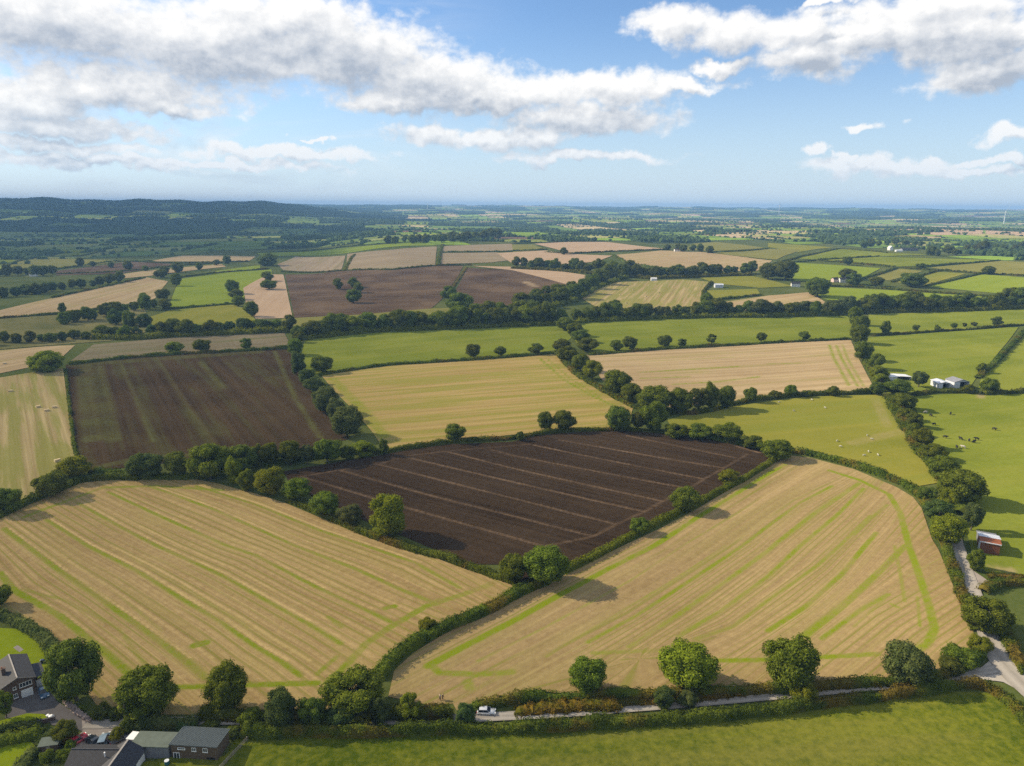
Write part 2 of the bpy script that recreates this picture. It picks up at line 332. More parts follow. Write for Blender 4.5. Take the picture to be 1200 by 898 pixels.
A_ = [[(501, 781), (544, 758), (600, 729), (657, 697), (715, 666), (767, 640), (817, 607), (850, 587), (900, 556), (920, 545)],
 [(620, 790), (689, 753), (744, 723), (801, 686), (870, 640), (900, 617), (937, 590), (975, 570)], [(738, 758), (801, 717), (853, 680), (900, 646), (910, 637), (957, 600), (1007, 567)],
 [(795, 746), (844, 717), (900, 676), (938, 640), (980, 605), (1012, 573)], [(815, 750), (858, 735), (900, 704), (957, 664), (984, 640), (1020, 605)],
 [(900, 740), (943, 712), (986, 674), (1014, 640), (1027, 625)], [(943, 746), (986, 712), (1029, 672), (1061, 640)], [(963, 749), (1009, 715), (1041, 697)]]
mk = [(A_[0], 2.6, 1.0), (A_[1][1:], 1.7, .85), (A_[2], 2.2, .65), (A_[3], 1.8, .7), (A_[4], 1.7, .6), (A_[5], 1.9, .95), (A_[6], 2.4, .8), (A_[7], 1.7, .75),
 ([(972, 552), (1007, 563), (1042, 580), (1055, 602), (1065, 640), (1078, 677), (1090, 715), (1095, 738), (1087, 755), (1076, 762)], 2.6, .95), ([(1040, 592), (1027, 603), (1000, 627)], 1.6, .7),
 ([(1029, 767), (957, 771), (887, 774), (836, 775), (790, 776)], 2., .8), ([(787, 762), (740, 764), (695, 766)], 1.8, .6), ([(600, 788), (560, 791), (515, 789), (505, 780)], 2.4, .7), ([(1048, 640), (1055, 672), (1060, 705)], 1.3, .5), ([(1078, 735), (1075, 700)], 1.0, .6), ([(1045, 709), (1052, 712)], 1.5, .8),
 ([(640, 770), (720, 722), (790, 680), (850, 640)], 1.1, .45), ([(560, 775), (640, 735), (740, 680), (800, 640), (880, 592)], 1.0, .4), ([(1000, 735), (1040, 700)], 1, .4), ([(548, 800), (550, 806)], 3, .5)]
field('stubble_field', 'fan-shaped stubble field with green stripes beside the curving lane', M_stub2,
 [(455, 817), (462, 786), (484, 766), (530, 737), (600, 702), (623, 689), (669, 671), (726, 642), (775, 619), (825, 592), (875, 562), (902, 541), (915, 533), (950, 537), (1000, 550), (1050, 571), (1070, 583), (1080, 596), (1092, 632), (1100, 645), (1113, 677), (1130, 720), (1141, 742), (1140, 760), (1118, 780), (1090, 795), (1029, 800), (957, 802), (887, 806), (844, 806), (715, 814), (600, 818), (556, 822), (548, 832), (535, 833), (531, 825), (500, 826)], rows=A_, marks=mk, cell=.5)
T = [[(352, 559), (440, 585), (600, 630), (638, 641)], [(400, 552), (500, 580), (600, 605), (695, 629)], [(445, 545), (600, 584), (722, 615)], [(475, 536), (600, 565), (755, 600)], [(525, 530), (600, 549), (777, 588)], [(575, 527), (600, 534), (807, 573)], [(625, 522), (825, 562)], [(655, 516), (848, 549)], [(735, 511), (862, 537)]]
mk = [(t, 1.35, .6) for t in T]+[([(638, 641), (695, 629), (722, 615), (755, 600), (777, 588), (807, 573), (825, 562), (848, 549), (875, 533)], 1.6, .3), ([(352, 559), (400, 551), (445, 544), (475, 535), (525, 529), (620, 521)], 1.4, .3), ([(865, 524), (890, 531)], 2., .7)]
field('ploughed_field', 'dark chocolate ploughed field with pale parallel tramlines', M_soil,
 [(332, 553), (400, 541), (440, 535), (475, 528), (525, 521), (600, 518), (632, 510), (675, 505), (720, 504), (775, 507), (825, 514), (862, 522), (900, 527), (905, 539), (874, 556), (828, 582), (778, 609), (738, 630), (698, 650), (655, 670), (612, 684), (587, 662), (560, 662), (512, 646), (480, 632), (430, 612), (400, 597), (362, 580), (340, 568)], rows=T[:7], marks=mk, cell=.9)
field('ploughed_field', 'large brown harrowed field greening along its near left side', M_soil2,
 [(77, 428), (150, 419), (175, 417), (300, 410), (337, 408), (345, 422), (352, 440), (372, 470), (390, 497), (410, 515), (375, 522), (325, 530), (300, 535), (225, 540), (150, 548), (107, 553), (96, 545), (88, 520), (82, 482)], rows=[((140, 422), (180, 515))],
 marks=[([(100, 430), (104, 475), (110, 515)], 12, .45), ([(115, 430), (124, 470), (133, 517)], 8, .5), ([(140, 422), (160, 468), (180, 518)], 3, .45), ([(188, 425), (240, 510)], 3, .25), ([(235, 425), (262, 455)], 5, .5), ([(90, 428), (200, 420), (300, 413)], 14, .45), ([(322, 412), (345, 465), (375, 513)], 3.5, .6), ([(120, 547), (150, 540), (220, 534)], 6, .5)], cell=1.6)
field('stubble_field', 'pale green striped stubble field with straw bales at the left', M_strip, [(-90, 462), (0, 443), (37, 437), (74, 432), (80, 482), (86, 525), (95, 548), (60, 572), (28, 589), (0, 600), (-90, 630)], rows=[((5, 460), (12, 560))], cell=1.6)
field('stubble_field', 'tan stubble strip behind the round bush at the left', M_tan, [(-80, 424), (0, 411), (60, 406), (88, 405), (72, 420), (40, 430), (0, 438), (-80, 452)])
field('fallow_field', 'greyish fallow strip above the big brown field', M_grey2, [(82, 424), (110, 404), (200, 396), (332, 388), (340, 404), (300, 409), (175, 416)], rows=[((100, 415), (320, 397))])
field('pasture', 'bright green pasture left of the bushy hedge', M_green, [(350, 436), (357, 397), (412, 387), (525, 383), (600, 381), (657, 379), (670, 396), (652, 411), (565, 421), (450, 427), (388, 437), (362, 446)], rows=[((370, 420), (640, 395))])
field('pasture', 'bright green pasture right of the bushy hedge', M_green, [(668, 386), (682, 377), (775, 373), (900, 372), (1000, 368), (1000, 396), (900, 401), (800, 406), (690, 414), (675, 402)], rows=[((700, 395), (980, 383))])
field('stubble_field', 'golden field with mown green rows above the dark ploughed field', M_gold, [(376, 440), (390, 437), (475, 427), (600, 420), (652, 415), (672, 437), (700, 452), (742, 478), (735, 500), (707, 502), (675, 504), (630, 507), (600, 510), (550, 515), (512, 520), (450, 527), (435, 505), (415, 482), (395, 462)], rows=[((412, 482), (640, 464))],
 marks=[([(632, 420), (660, 445), (695, 465), (722, 477)], 2.2, .9), ([(640, 420), (668, 444), (705, 467)], 1.6, .7), ([(390, 445), (425, 480), (450, 512)], 7, .6)], cell=1.8)
field('stubble_field', 'pinkish stubble field with green stripes at its right end', M_tan, [(686, 416), (775, 410), (900, 403), (997, 399), (1006, 420), (1026, 458), (960, 463), (900, 467), (830, 474), (775, 478), (735, 464), (705, 445)], rows=[((720, 440), (990, 424))],
 marks=[([(972, 405), (977, 420), (995, 452)], 2.6, .85), ([(980, 405), (986, 420), (1005, 453)], 2.4, .85), ([(987, 404), (993, 420), (1012, 453)], 2., .7), ([(750, 437), (800, 434), (865, 430)], 3, .8), ([(750, 444), (808, 442)], 3, .7), ([(790, 451), (840, 448), (890, 442)], 3, .7), ([(755, 424), (860, 419)], 3, .4), ([(900, 427), (938, 426)], 3, .6)], cell=1.8)
field('pasture', 'yellow-green grazing field dotted with sheep', M_yel, [(782, 493), (812, 484), (900, 471), (950, 465), (1036, 463), (1050, 490), (1064, 512), (1090, 542), (1102, 566), (1066, 572), (1000, 548), (950, 534), (928, 525), (870, 522), (825, 510), (787, 502)], rows=[((820, 500), (1040, 480))], marks=[([(1043, 468), (1052, 490), (1066, 515), (1091, 545)], 2.5, .7), ([(1025, 468), (1032, 482), (1040, 500)], 6, .3), ([(1000, 520), (1060, 505)], 8, .3)], cell=1.6)
field('pasture', 'green cattle pasture beside the lane at the right', M_green, [(1066, 466), (1100, 463), (1150, 461), (1200, 460), (1330, 458), (1420, 700), (1200, 674), (1156, 672), (1140, 655), (1132, 620), (1125, 590), (1110, 550), (1092, 522), (1078, 490)], rows=[((1100, 500), (1200, 490))], marks=[([(1150, 460), (1149, 467)], 5, .7), ([(1172, 667), (1186, 669)], 4., .85), ([(1160, 665), (1175, 667)], 3, .5)], cell=1.8)
field('pasture', 'green paddock behind the white farm sheds', M_green, [(1018, 396), (1100, 390), (1194, 383), (1180, 402), (1160, 426), (1145, 442), (1136, 455), (1040, 462), (1030, 440), (1012, 412)], rows=[((1040, 420), (1160, 410))])
field('pasture', 'green pasture beyond the diagonal hedge at the right', M_green, [(1205, 384), (1167, 428), (1150, 442), (1146, 458), (1205, 459), (1330, 457), (1330, 380)])
field('pasture', 'green strip in front of the long tree belt', M_green, [(1018, 367), (1100, 363), (1200, 360), (1330, 358), (1330, 376), (1200, 381), (1100, 388), (1018, 393)])
field('ploughed_field', 'purple-brown ploughed field with four trees in it', M_soil3, [(334, 322), (400, 318), (475, 312), (543, 312), (538, 322), (517, 352), (505, 362), (425, 369), (345, 373)], rows=[((350, 345), (520, 335))])
field('stubble_field', 'pale end of the purple-brown ploughed field', M_pink, [(285, 338), (315, 322), (332, 322), (343, 373), (300, 374), (290, 365)])
field('ploughed_field', 'purple-brown field to the right of the grassy bank', M_soil3, [(548, 314), (600, 317), (668, 334), (675, 338), (660, 347), (625, 358), (552, 360), (532, 344)], rows=[((550, 340), (660, 340))], marks=[([(616, 331), (628, 336)], 14, .9)])
field('stubble_field', 'pinkish strip above the right-hand purple-brown field', M_pink, [(552, 312), (600, 313), (640, 316), (700, 325), (690, 333), (676, 337), (600, 317)])
field('grass_bank', 'grassy bank below the purple-brown field', M_olive, [(330, 374), (425, 369), (505, 362), (550, 361), (625, 359), (600, 374), (450, 384), (330, 388)])
field('fallow_field', 'grey-brown fallow field, the left of two small ones', M_grey, [(325, 310), (347, 301), (405, 300), (400, 317), (332, 317)])
field('fallow_field', 'grey-brown fallow field, the wider right one', M_grey, [(407, 298), (460, 293), (512, 289), (510, 311), (460, 316), (405, 317)])
field('pasture', 'thin yellow-green strip behind the fallow fields', M_bright, [(300, 297), (400, 291), (500, 286), (512, 288), (407, 297), (345, 300), (308, 301)])
field('fallow_field', 'olive strip beyond the hedge end', M_grey, [(518, 289), (600, 286), (602, 295), (517, 296)])
field('fallow_field', 'olive fallow field below the thin strip', M_grey, [(516, 297), (582, 296), (600, 305), (576, 308), (516, 310)])
field('stubble_field', 'pink stubble field far out in the middle', M_pink, [(626, 286), (665, 284), (710, 284), (780, 292), (667, 297)])
field('fallow_field', 'small olive field beside the pink stubble', M_olive, [(600, 287), (625, 287), (640, 293), (601, 296)])
field('stubble_field', 'rosy tan field below the pink stubble', M_pink, [(601, 296), (640, 294), (667, 298), (718, 300), (700, 307), (640, 312), (600, 309), (582, 297)])
field('stubble_field', 'wide golden field beyond the dark belt of trees', M_tan, [(722, 299), (775, 294), (825, 296), (905, 306), (887, 318), (830, 318), (775, 314), (735, 310)])
field('pasture', 'olive field beside the wide golden field', M_olive, [(812, 286), (840, 284), (897, 291), (832, 295), (800, 293)])
field('pasture', 'olive field with a dark hedge beneath', M_olive, [(832, 297), (900, 292), (938, 293), (910, 305), (860, 300)])
field('stubble_field', 'mown golden field with straw bales and curved edge', M_strip, [(678, 348), (700, 336), (722, 331), (800, 328), (834, 331), (823, 342), (822, 357), (777, 366), (700, 361)], rows=[((740, 358), (765, 333))])
field('stubble_field', 'tan field behind the long belt of trees', M_tan, [(836, 356), (900, 347), (948, 343), (970, 356), (900, 362), (840, 367)])
field('pasture', 'small yellow-green paddock by the far sheds', M_yel, [(828, 341), (887, 339), (892, 346), (836, 351)])
field('pasture', 'tiny yellow paddock above the far sheds', M_yel, [(817, 325), (882, 324), (930, 336), (890, 338), (840, 333)])
field('pasture', 'vivid green field right of the round tree clump', M_bright, [(927, 308), (1032, 315), (1006, 328), (970, 329), (930, 330)])
field('pasture', 'long bright green field by the pink cottages', M_bright, [(968, 337), (1050, 341), (1152, 348), (1140, 355), (970, 352), (950, 345)])
field('pasture', 'vivid green field sloping to the right edge', M_bright, [(1085, 336), (1152, 322), (1205, 326), (1330, 332), (1330, 352), (1200, 347)])
field('pasture', 'pale field between two slanting hedges', M_yel, [(1045, 331), (1100, 319), (1132, 321), (1084, 334)])
field('pasture', 'pale green field left of the slanting hedges', M_olive, [(1010, 326), (1050, 315), (1082, 318), (1042, 329)])
field('pasture', 'olive green field on the far right rise', M_olive, [(1090, 314), (1172, 306), (1205, 308), (1330, 313), (1330, 330), (1205, 323), (1125, 319)])
field('pasture', 'dark green field behind the lone round tree', M_green, [(957, 306), (1025, 301), (1172, 305), (1090, 312), (1050, 313)])
field('pasture', 'green wedge field below the hilltop farm', M_green, [(930, 303), (982, 292), (1040, 297), (1100, 299), (1025, 301), (957, 305)])
field('pasture', 'straw-green field on the rise at the right', M_yel, [(900, 285), (978, 290), (935, 296), (900, 290)])
field('stubble_field', 'pale strip stubble on the far right rise', M_pink, [(1042, 271), (1095, 268), (1150, 267), (1152, 275), (1097, 276)])
field('stubble_field', 'pink stubble at the far right edge', M_pink, [(1153, 267), (1205, 269), (1330, 272), (1330, 281), (1200, 277), (1155, 275)])
field('pasture', 'pale far field ringed by dark woods', M_olive, [(1030, 280), (1050, 276), (1077, 277), (1072, 282)])
# ---- left middle distance
field('stubble_field', 'broad pink-tan stubble field by the white road', M_tan, [(-60, 375), (0, 364), (65, 349), (170, 325), (197, 330), (182, 350), (162, 357), (95, 366), (25, 371), (0, 373), (-60, 385)], rows=[((60, 366), (170, 335))])
field('pasture', 'brilliant green field beside the white road', M_bright, [(213, 327), (270, 320), (318, 316), (320, 330), (290, 338), (285, 352), (270, 356), (197, 363), (206, 338)])
field('pasture', 'thin green strip above the brilliant green field', M_bright, [(215, 325), (260, 317), (305, 311), (305, 317), (260, 321)])
field('pasture', 'rough yellow-green field with a bare patch', M_yel, [(175, 372), (200, 364), (270, 357), (290, 362), (300, 376), (250, 385), (178, 388)])
field('pasture', 'light green strip behind the left thicket', M_bright, [(30, 386), (37, 375), (130, 362), (180, 357), (175, 362), (120, 372), (75, 380)])
field('ploughed_field', 'brown field in the valley to the left', M_soil3, [(65, 318), (150, 307), (210, 310), (140, 321), (66, 323)])
field('stubble_field', 'tan field beyond the brown valley field', M_tan, [(172, 307), (215, 300), (260, 300), (300, 301), (290, 307)])
field('stubble_field', 'narrow tan field below the brown valley field', M_tan, [(117, 325), (170, 318), (260, 310), (265, 313), (173, 324), (130, 328)])
field('pasture', 'dull green valley field, the larger near one', M_olive, [(5, 313), (37, 301), (130, 305), (140, 307), (66, 316), (37, 316)])
field('pasture', 'dull green valley field, the far one', M_green, [(32, 296), (50, 292), (117, 294), (95, 301)])
field('pasture', 'dull green valley field at the left edge', M_green, [(-60, 312), (0, 301), (28, 301), (0, 312), (-60, 325)])
field('scrub', 'rough scrubby ground below the left thicket', M_scrub, [(-60, 405), (-60, 375), (0, 373), (25, 372), (95, 368), (170, 362), (178, 388), (130, 400), (60, 405), (0, 410)])
# ---- lane, drive, lawns
ribbon('lane', 'pale country lane running between two hedges', M_road, [(100, 850), (140, 850), (200, 846), (300, 845), (400, 849), (480, 847), (556, 842), (600, 840), (660, 837), (720, 832), (800, 826), (900, 817), (1000, 808), (1090, 799), (1140, 790), (1170, 785)], 2.9, 'lane')
ribbon('lane', 'pale lane climbing past the rusty red hut', M_road, [(1230, 830), (1200, 803), (1172, 778), (1160, 750), (1148, 715), (1139, 690), (1130, 668), (1122, 640), (1118, 620), (1110, 600)], [6.8, 6.8, 5.6, 4.6, 4.2, 4.4, 4.2, 3.6, 3.4, 3.], 'lane')
field('lane_verge', 'pale gravel triangle where the two lanes meet', M_road, [(1120, 796), (1150, 783), (1166, 770), (1185, 790), (1205, 805), (1205, 816), (1175, 800), (1150, 797)], cat='gravel', cell=1.)
field('gateway', 'gravel gateway beside the rusty hut', M_gravel, [(1130, 668), (1138, 668), (1150, 676), (1160, 683), (1150, 691), (1140, 694)], cat='gravel', cell=.8)
field('driveway', 'grey tarmac driveway in front of the slate house', M_tar, [(5, 842), (17, 822), (40, 815), (45, 800), (52, 795), (58, 802), (66, 822), (85, 835), (105, 848), (100, 860), (84, 852), (60, 851), (56, 838), (30, 837), (12, 846)], cat='driveway', cell=.8)
field('yard', 'pale gravel yard where the cars are parked', M_gravel, [(96, 845), (140, 845), (168, 850), (160, 868), (150, 885), (80, 888), (86, 868), (97, 858)], cat='yard', cell=.8)
field('lawn', 'vivid lawn behind the slate house', M_lawn, [(-40, 735), (0, 737), (20, 738), (45, 750), (62, 772), (66, 790), (58, 800), (48, 798), (40, 786), (-40, 815)], marks=[([(18, 759), (25, 763)], 1.6, .0)], cat='lawn', cell=.8)
field('lawn', 'small oval lawn by the driveway', M_lawn, [(-20, 858), (0, 846), (14, 842), (32, 837), (52, 838), (56, 843), (40, 850), (0, 860)], cat='lawn', cell=.8)
field('lawn', 'sunlit lawn at the bottom corner inside hedges', M_lawn, [(-40, 885), (0, 876), (36, 870), (42, 876), (26, 893), (0, 920), (-40, 940)], cat='lawn', cell=.8)
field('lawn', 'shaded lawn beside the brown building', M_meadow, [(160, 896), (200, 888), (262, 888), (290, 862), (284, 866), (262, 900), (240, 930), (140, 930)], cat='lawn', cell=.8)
field('stone_slab', 'pale stone slab patch set in the lawn', M_gravel, [(15.5, 760), (21, 757), (28, 762.5), (23, 765.5)], cat='slab', cell=.4)
# ------------------------------------------------------------------ far patchwork of fields
BX = [-600, 0, 60, 215, 320, 500, 620, 720, 800, 860, 905, 975, 1040, 1100, 1170, 1205, 1700]
BY = [325, 316, 305, 299, 292, 285, 284, 283, 285, 283, 284, 287, 291, 297, 304, 306, 318]
def isfar(P):
    P3 = np.column_stack([P, H(P[:, 0], P[:, 1])]); uv, z = proj(P3)
    return (z > 0) & (uv[:, 1] < np.interp(uv[:, 0], BX, BY)) & (uv[:, 0] > -250) & (uv[:, 0] < 1450) & (np.hypot(P[:, 0], P[:, 1]) < 14750)
TH = R(17)
def warp(P):
    x, y = P[..., 0], P[..., 1]
    x2 = x+55*np.sin(y/310+.3)+35*np.sin(x/190+y/270); y2 = y+60*np.sin(x/290+1.1)+30*np.sin(y/210-x/330)
    c, s = math.cos(TH), math.sin(TH)
    return np.stack([x2*c-y2*s, x2*s+y2*c], -1)
rnd = random.Random(5)
cells = []
def split(x0, x1, y0, y1):
    c = warp(np.array([(x0+x1)/2, (y0+y1)/2])); r = math.hypot(*c); w, h = x1-x0, y1-y0
    rad = math.hypot(w, h)/2
    if r-rad > 14600 or c[1] < -rad: return
    if abs(math.degrees(math.atan2(c[0], max(c[1], 1)))) > 44+math.degrees(math.asin(min(1, rad/max(r, 1)))): return
    if r+rad < 1150: return
    s = np.interp(r, [1200, 3000, 6000, 16000], [140, 190, 250, 460])
    if max(w, h) < s*1.25 and w*h < s*s*rnd.uniform(.8, 1.9):
        cells.append((x0, x1, y0, y1)); return
    t = rnd.uniform(.38, .62)
    if w > h*rnd.uniform(.75, 1.3): m = x0+w*t; split(x0, m, y0, y1); split(m, x1, y0, y1)
    else: m = y0+h*t; split(x0, x1, y0, m); split(x0, x1, m, y1)
split(-15000, 18000, -9000, 19000)
FPAL = [((0.156, 0.228, 0.034), 30), ((0.216, 0.312, 0.036), 26), ((0.228, 0.252, 0.054), 18), ((0.480, 0.372, 0.192), 10), ((0.552, 0.408, 0.240), 5), ((0.168, 0.108, 0.072), 4), ((0.348, 0.324, 0.108), 8)]
fp, fw = [p for p, _ in FPAL], [w for _, w in FPAL]
def wildness(c):
    """how wooded the land is: the western hill almost wholly, the middle distance in patches"""
    x, y = c; r = math.hypot(x, y); az = math.degrees(math.atan2(x, y))
    if az < -9 and r > 3250: 
        p = .62 if r < 6900 else .4
        if az < -31 and 5000 < r: p = .4
        return p
    if az < 6 and 2600 < r < 4200: return .16
    return .07+.16*(math.sin(x/900+1)*math.sin(y/1300) > .3)+.08*(r > 6500)
V, F, C, nv = [], [], [], 0
edges, woods = [], []
for (x0, x1, y0, y1) in cells:
    cc = np.array([(x0+x1)/2, (y0+y1)/2]); c = warp(cc)
    if not isfar(c[None])[0]: continue
    r = math.hypot(*c); n = int(np.clip(max(x1-x0, y1-y0)/40, 3, 9))
    gx, gy = np.meshgrid(np.linspace(x0, x1, n+1), np.linspace(y0, y1, n+1)); P = warp(np.stack([gx, gy], -1)).reshape(-1, 2)
    wood = rnd.random() < wildness(c)
    col = np.array(rnd.choices(fp, fw)[0])*rnd.uniform(.8, 1.2)
    if c[0] < -.16*c[1] and r > 1600: col = np.array(rnd.choice([(.14, .20, .04), (.16, .20, .05), (.21, .23, .07), (.12, .17, .04)]))
    if wood: col = np.array((.04, .055, .02))
    V.append(np.column_stack([P, H(P[:, 0], P[:, 1])+.12+r*.0002])); j, i = np.meshgrid(np.arange(n), np.arange(n), indexing='ij')
    b = nv+j*(n+1)+i; F.append(np.stack([b, b+1, b+n+2, b+n+1], -1).reshape(-1, 4)); C.append(np.tile(np.r_[col, 1], (len(P), 1))); nv += len(P)
    edges += [((x0, y0), (x1, y0)), ((x0, y0), (x0, y1))]
    if wood: woods.append((x0, x1, y0, y1))
me = np_mesh('farmland', np.vstack(V), np.vstack(F), True); fattr(me, 'tone', np.vstack(C), 'FLOAT_COLOR')
m, n_ = newmat('farmland'); tc = n_('ShaderNodeTexCoord', out=3); av = n_('ShaderNodeAttribute', out=0, attribute_name='tone')
g = n_.noise(tc, .012, 5, .6); g = n_('ShaderNodeMapRange', {0: g, 1: .3, 2: .7, 3: .78, 4: 1.22})
finish(n_, n_('ShaderNodeBsdfDiffuse', {'Color': n_.mix(1., av, n_('ShaderNodeCombineColor', {0: g, 1: g, 2: g}), 'MULTIPLY')}))
tag(add('farmland', me, m), 'far patchwork of small fields reaching to the horizon', 'farmland', kind='structure')
# ---- far hedgerows and woods: many low crowns in one mesh each
def lump(seed, n=1):
    bm = bmesh.new(); bmesh.ops.create_icosphere(bm, subdivisions=n, radius=.5); rr = random.Random(seed)
    for v in bm.verts:
        v.co *= rr.uniform(.75, 1.2); v.co.z = max(v.co.z, -.28)+.28
    vs = np.array([v.co[:] for v in bm.verts]); fs = np.array([[v.index for v in f.verts] for f in bm.faces]); bm.free(); return vs, fs
LUMPS = [lump(k) for k in range(6)]
def scatter(name, label, cat, P, W, Hh, mat):
    V, F, T, nv = [], [], [], 0; kk = RNG.integers(0, 6, len(P)); ang = RNG.uniform(0, 6.28, len(P)); z = H(P[:, 0], P[:, 1]); tone = RNG.uniform(.6, 1.3, len(P))
    for k in range(6):
        s = np.nonzero(kk == k)[0]; vs, fs = LUMPS[k]
        if not len(s): continue
        ca, sa = np.cos(ang[s]), np.sin(ang[s])
        X = (vs[None, :, 0]*ca[:, None]-vs[None, :, 1]*sa[:, None])*W[s, None]+P[s, 0, None]; Y = (vs[None, :, 0]*sa[:, None]+vs[None, :, 1]*ca[:, None])*W[s, None]+P[s, 1, None]
        Z = vs[None, :, 2]*Hh[s, None]+z[s, None]-.4
        V.append(np.stack([X, Y, Z], -1).reshape(-1, 3)); F.append((fs[None]+(np.arange(len(s))*len(vs))[:, None, None]+nv).reshape(-1, 3)); T.append(np.repeat(tone[s], len(vs))); nv += len(s)*len(vs)
    me = np_mesh(name, np.vstack(V), np.vstack(F), False); fattr(me, 'tone', np.concatenate(T))
    return tag(add(name, me, mat), label, cat, kind='stuff')
m_far, n_ = newmat('far_leaves'); av = n_('ShaderNodeAttribute', out=2, attribute_name='tone'); tc = n_('ShaderNodeTexCoord', out=3)
c = n_.mix(n_.noise(tc, .15, 3, .6), (.034, .062, .018), (.085, .118, .034)); c = n_.mix(1., c, n_('ShaderNodeCombineColor', {0: av, 1: av, 2: av}), 'MULTIPLY')
finish(n_, n_('ShaderNodeBsdfDiffuse', {'Color': c}))
P, W, Hh = [], [], []
for a, b in edges:
    a, b = np.array(a), np.array(b); r = np.hypot(*warp((a+b)/2)); step = float(np.interp(r, [1200, 3000, 7000, 16000], [4., 6.5, 15, 36])); L = np.linalg.norm(b-a); k = max(2, int(L/step))
    if rnd.random() < .06: continue
    q = warp(a+(b-a)*((np.arange(k)+RNG.uniform(0, .6, k))/k)[:, None]); q = q+RNG.normal(0, .8, q.shape)
    tall = RNG.random(k) < (.10+.45*(rnd.random() < .32))
    w = np.where(tall, RNG.uniform(7, 14, k), RNG.uniform(3., 4.6, k))*np.interp(r, [1500, 6000, 16000], [1, 1.15, 1.9]); h = np.where(tall, RNG.uniform(6, 12, k), RNG.uniform(2, 3.4, k))*np.interp(r, [1500, 6000, 16000], [1, 1.1, 1.5])
    P.append(q); W.append(w); Hh.append(h)
P, W, Hh = np.vstack(P), np.concatenate(W), np.concatenate(Hh); ok = isfar(P); nh = ok.sum()
scatter('hedgerow_trees', 'countless hedgerows and hedge trees dividing the far fields', 'hedgerows', P[ok], W[ok], Hh[ok], m_far)
P, W, Hh = [], [], []
for (x0, x1, y0, y1) in woods:
    r = np.hypot(*warp(np.array([(x0+x1)/2, (y0+y1)/2]))); s = float(np.interp(r, [1500, 4500, 16000], [9, 13, 45])); k = int((x1-x0)*(y1-y0)/s/s)
    q = warp(np.column_stack([RNG.uniform(x0, x1, k), RNG.uniform(y0, y1, k)])); sc = s/9*RNG.uniform(.9, 1.7, k)
    P.append(q); W.append(sc*8.5); Hh.append(np.minimum(RNG.uniform(8, 17, k)*np.sqrt(s/9), 26))
P, W, Hh = np.vstack(P), np.concatenate(W), np.concatenate(Hh); ok = isfar(P)
scatter('woodland', 'dark far-off woods covering the hill and valley', 'woods', P[ok], W[ok], Hh[ok], m_far)
print('far cells', len(cells), 'hedge lumps', nh, 'wood lumps', ok.sum())
# ------------------------------------------------------------------ sun, sky, haze
SUN_EL, SUN_AZ = 31.0, -74.0     # azimuth from +Y towards +X
sd = Vector((math.sin(R(SUN_AZ))*math.cos(R(SUN_EL)), math.cos(R(SUN_AZ))*math.cos(R(SUN_EL)), math.sin(R(SUN_EL))))
sun = bpy.data.objects.new('sun', bpy.data.lights.new('sun', 'SUN')); COL.objects.link(sun)
sun.data.energy = 5.0; sun.data.angle = R(.6); sun.data.color = (1, .86, .63); sun.rotation_euler = sd.to_track_quat('Z', 'Y').to_euler(); sun.location = (-300, 100, 400)
wd = bpy.data.worlds.new('World'); SC.world = wd; wd.use_nodes = True; wd.node_tree.nodes.clear(); n = NT(wd.node_tree)
sky = n('ShaderNodeTexSky', sky_type='NISHITA', sun_disc=False, sun_elevation=R(SUN_EL), sun_rotation=R(SUN_AZ), altitude=400., air_density=1.0, dust_density=.3, ozone_density=3.0)
# cloud cover as a function of bearing and elevation (degrees)
def sky_at(px, py):
    d = ray(px, py); return math.degrees(math.atan2(d[0], d[1])), math.degrees(math.asin(d[2]))
CL = [(60, 22, 190, 54), (235, 52, 170, 52), (400, 58, 115, 44), (330, 18, 120, 26), (505, 95, 105, 30), (120, 104, 150, 25), (200, 128, 62, 11), (75, 150, 120, 12), (20, 118, 85, 30), (465, 120, 70, 14), (560, 118, 90, 14),
 (620, 108, 95, 22), (710, 104, 90, 20), (690, 140, 100, 18), (790, 102, 62, 8), (505, 158, 46, 14), (575, 165, 70, 13), (630, 158, 40, 16), (680, 186, 95, 7), (330, 180, 110, 8), (100, 190, 130, 8), (60, 172, 130, 9), (240, 192, 160, 6), (360, 162, 14, 3),
 (792, 27, 46, 20), (855, 42, 60, 22), (930, 38, 70, 26), (950, 70, 62, 22), (1030, 38, 95, 30), (1140, 45, 100, 36), (1150, 88, 75, 22), (840, 82, 34, 8), (975, 4, 32, 6), (1100, 12, 120, 20),
 (1022, 144, 24, 6), (1182, 160, 24, 11), (957, 177, 19, 7), (990, 185, 12, 6), (1045, 195, 95, 11), (1120, 204, 70, 6), (1085, 187, 26, 6), (1165, 190, 60, 6)]
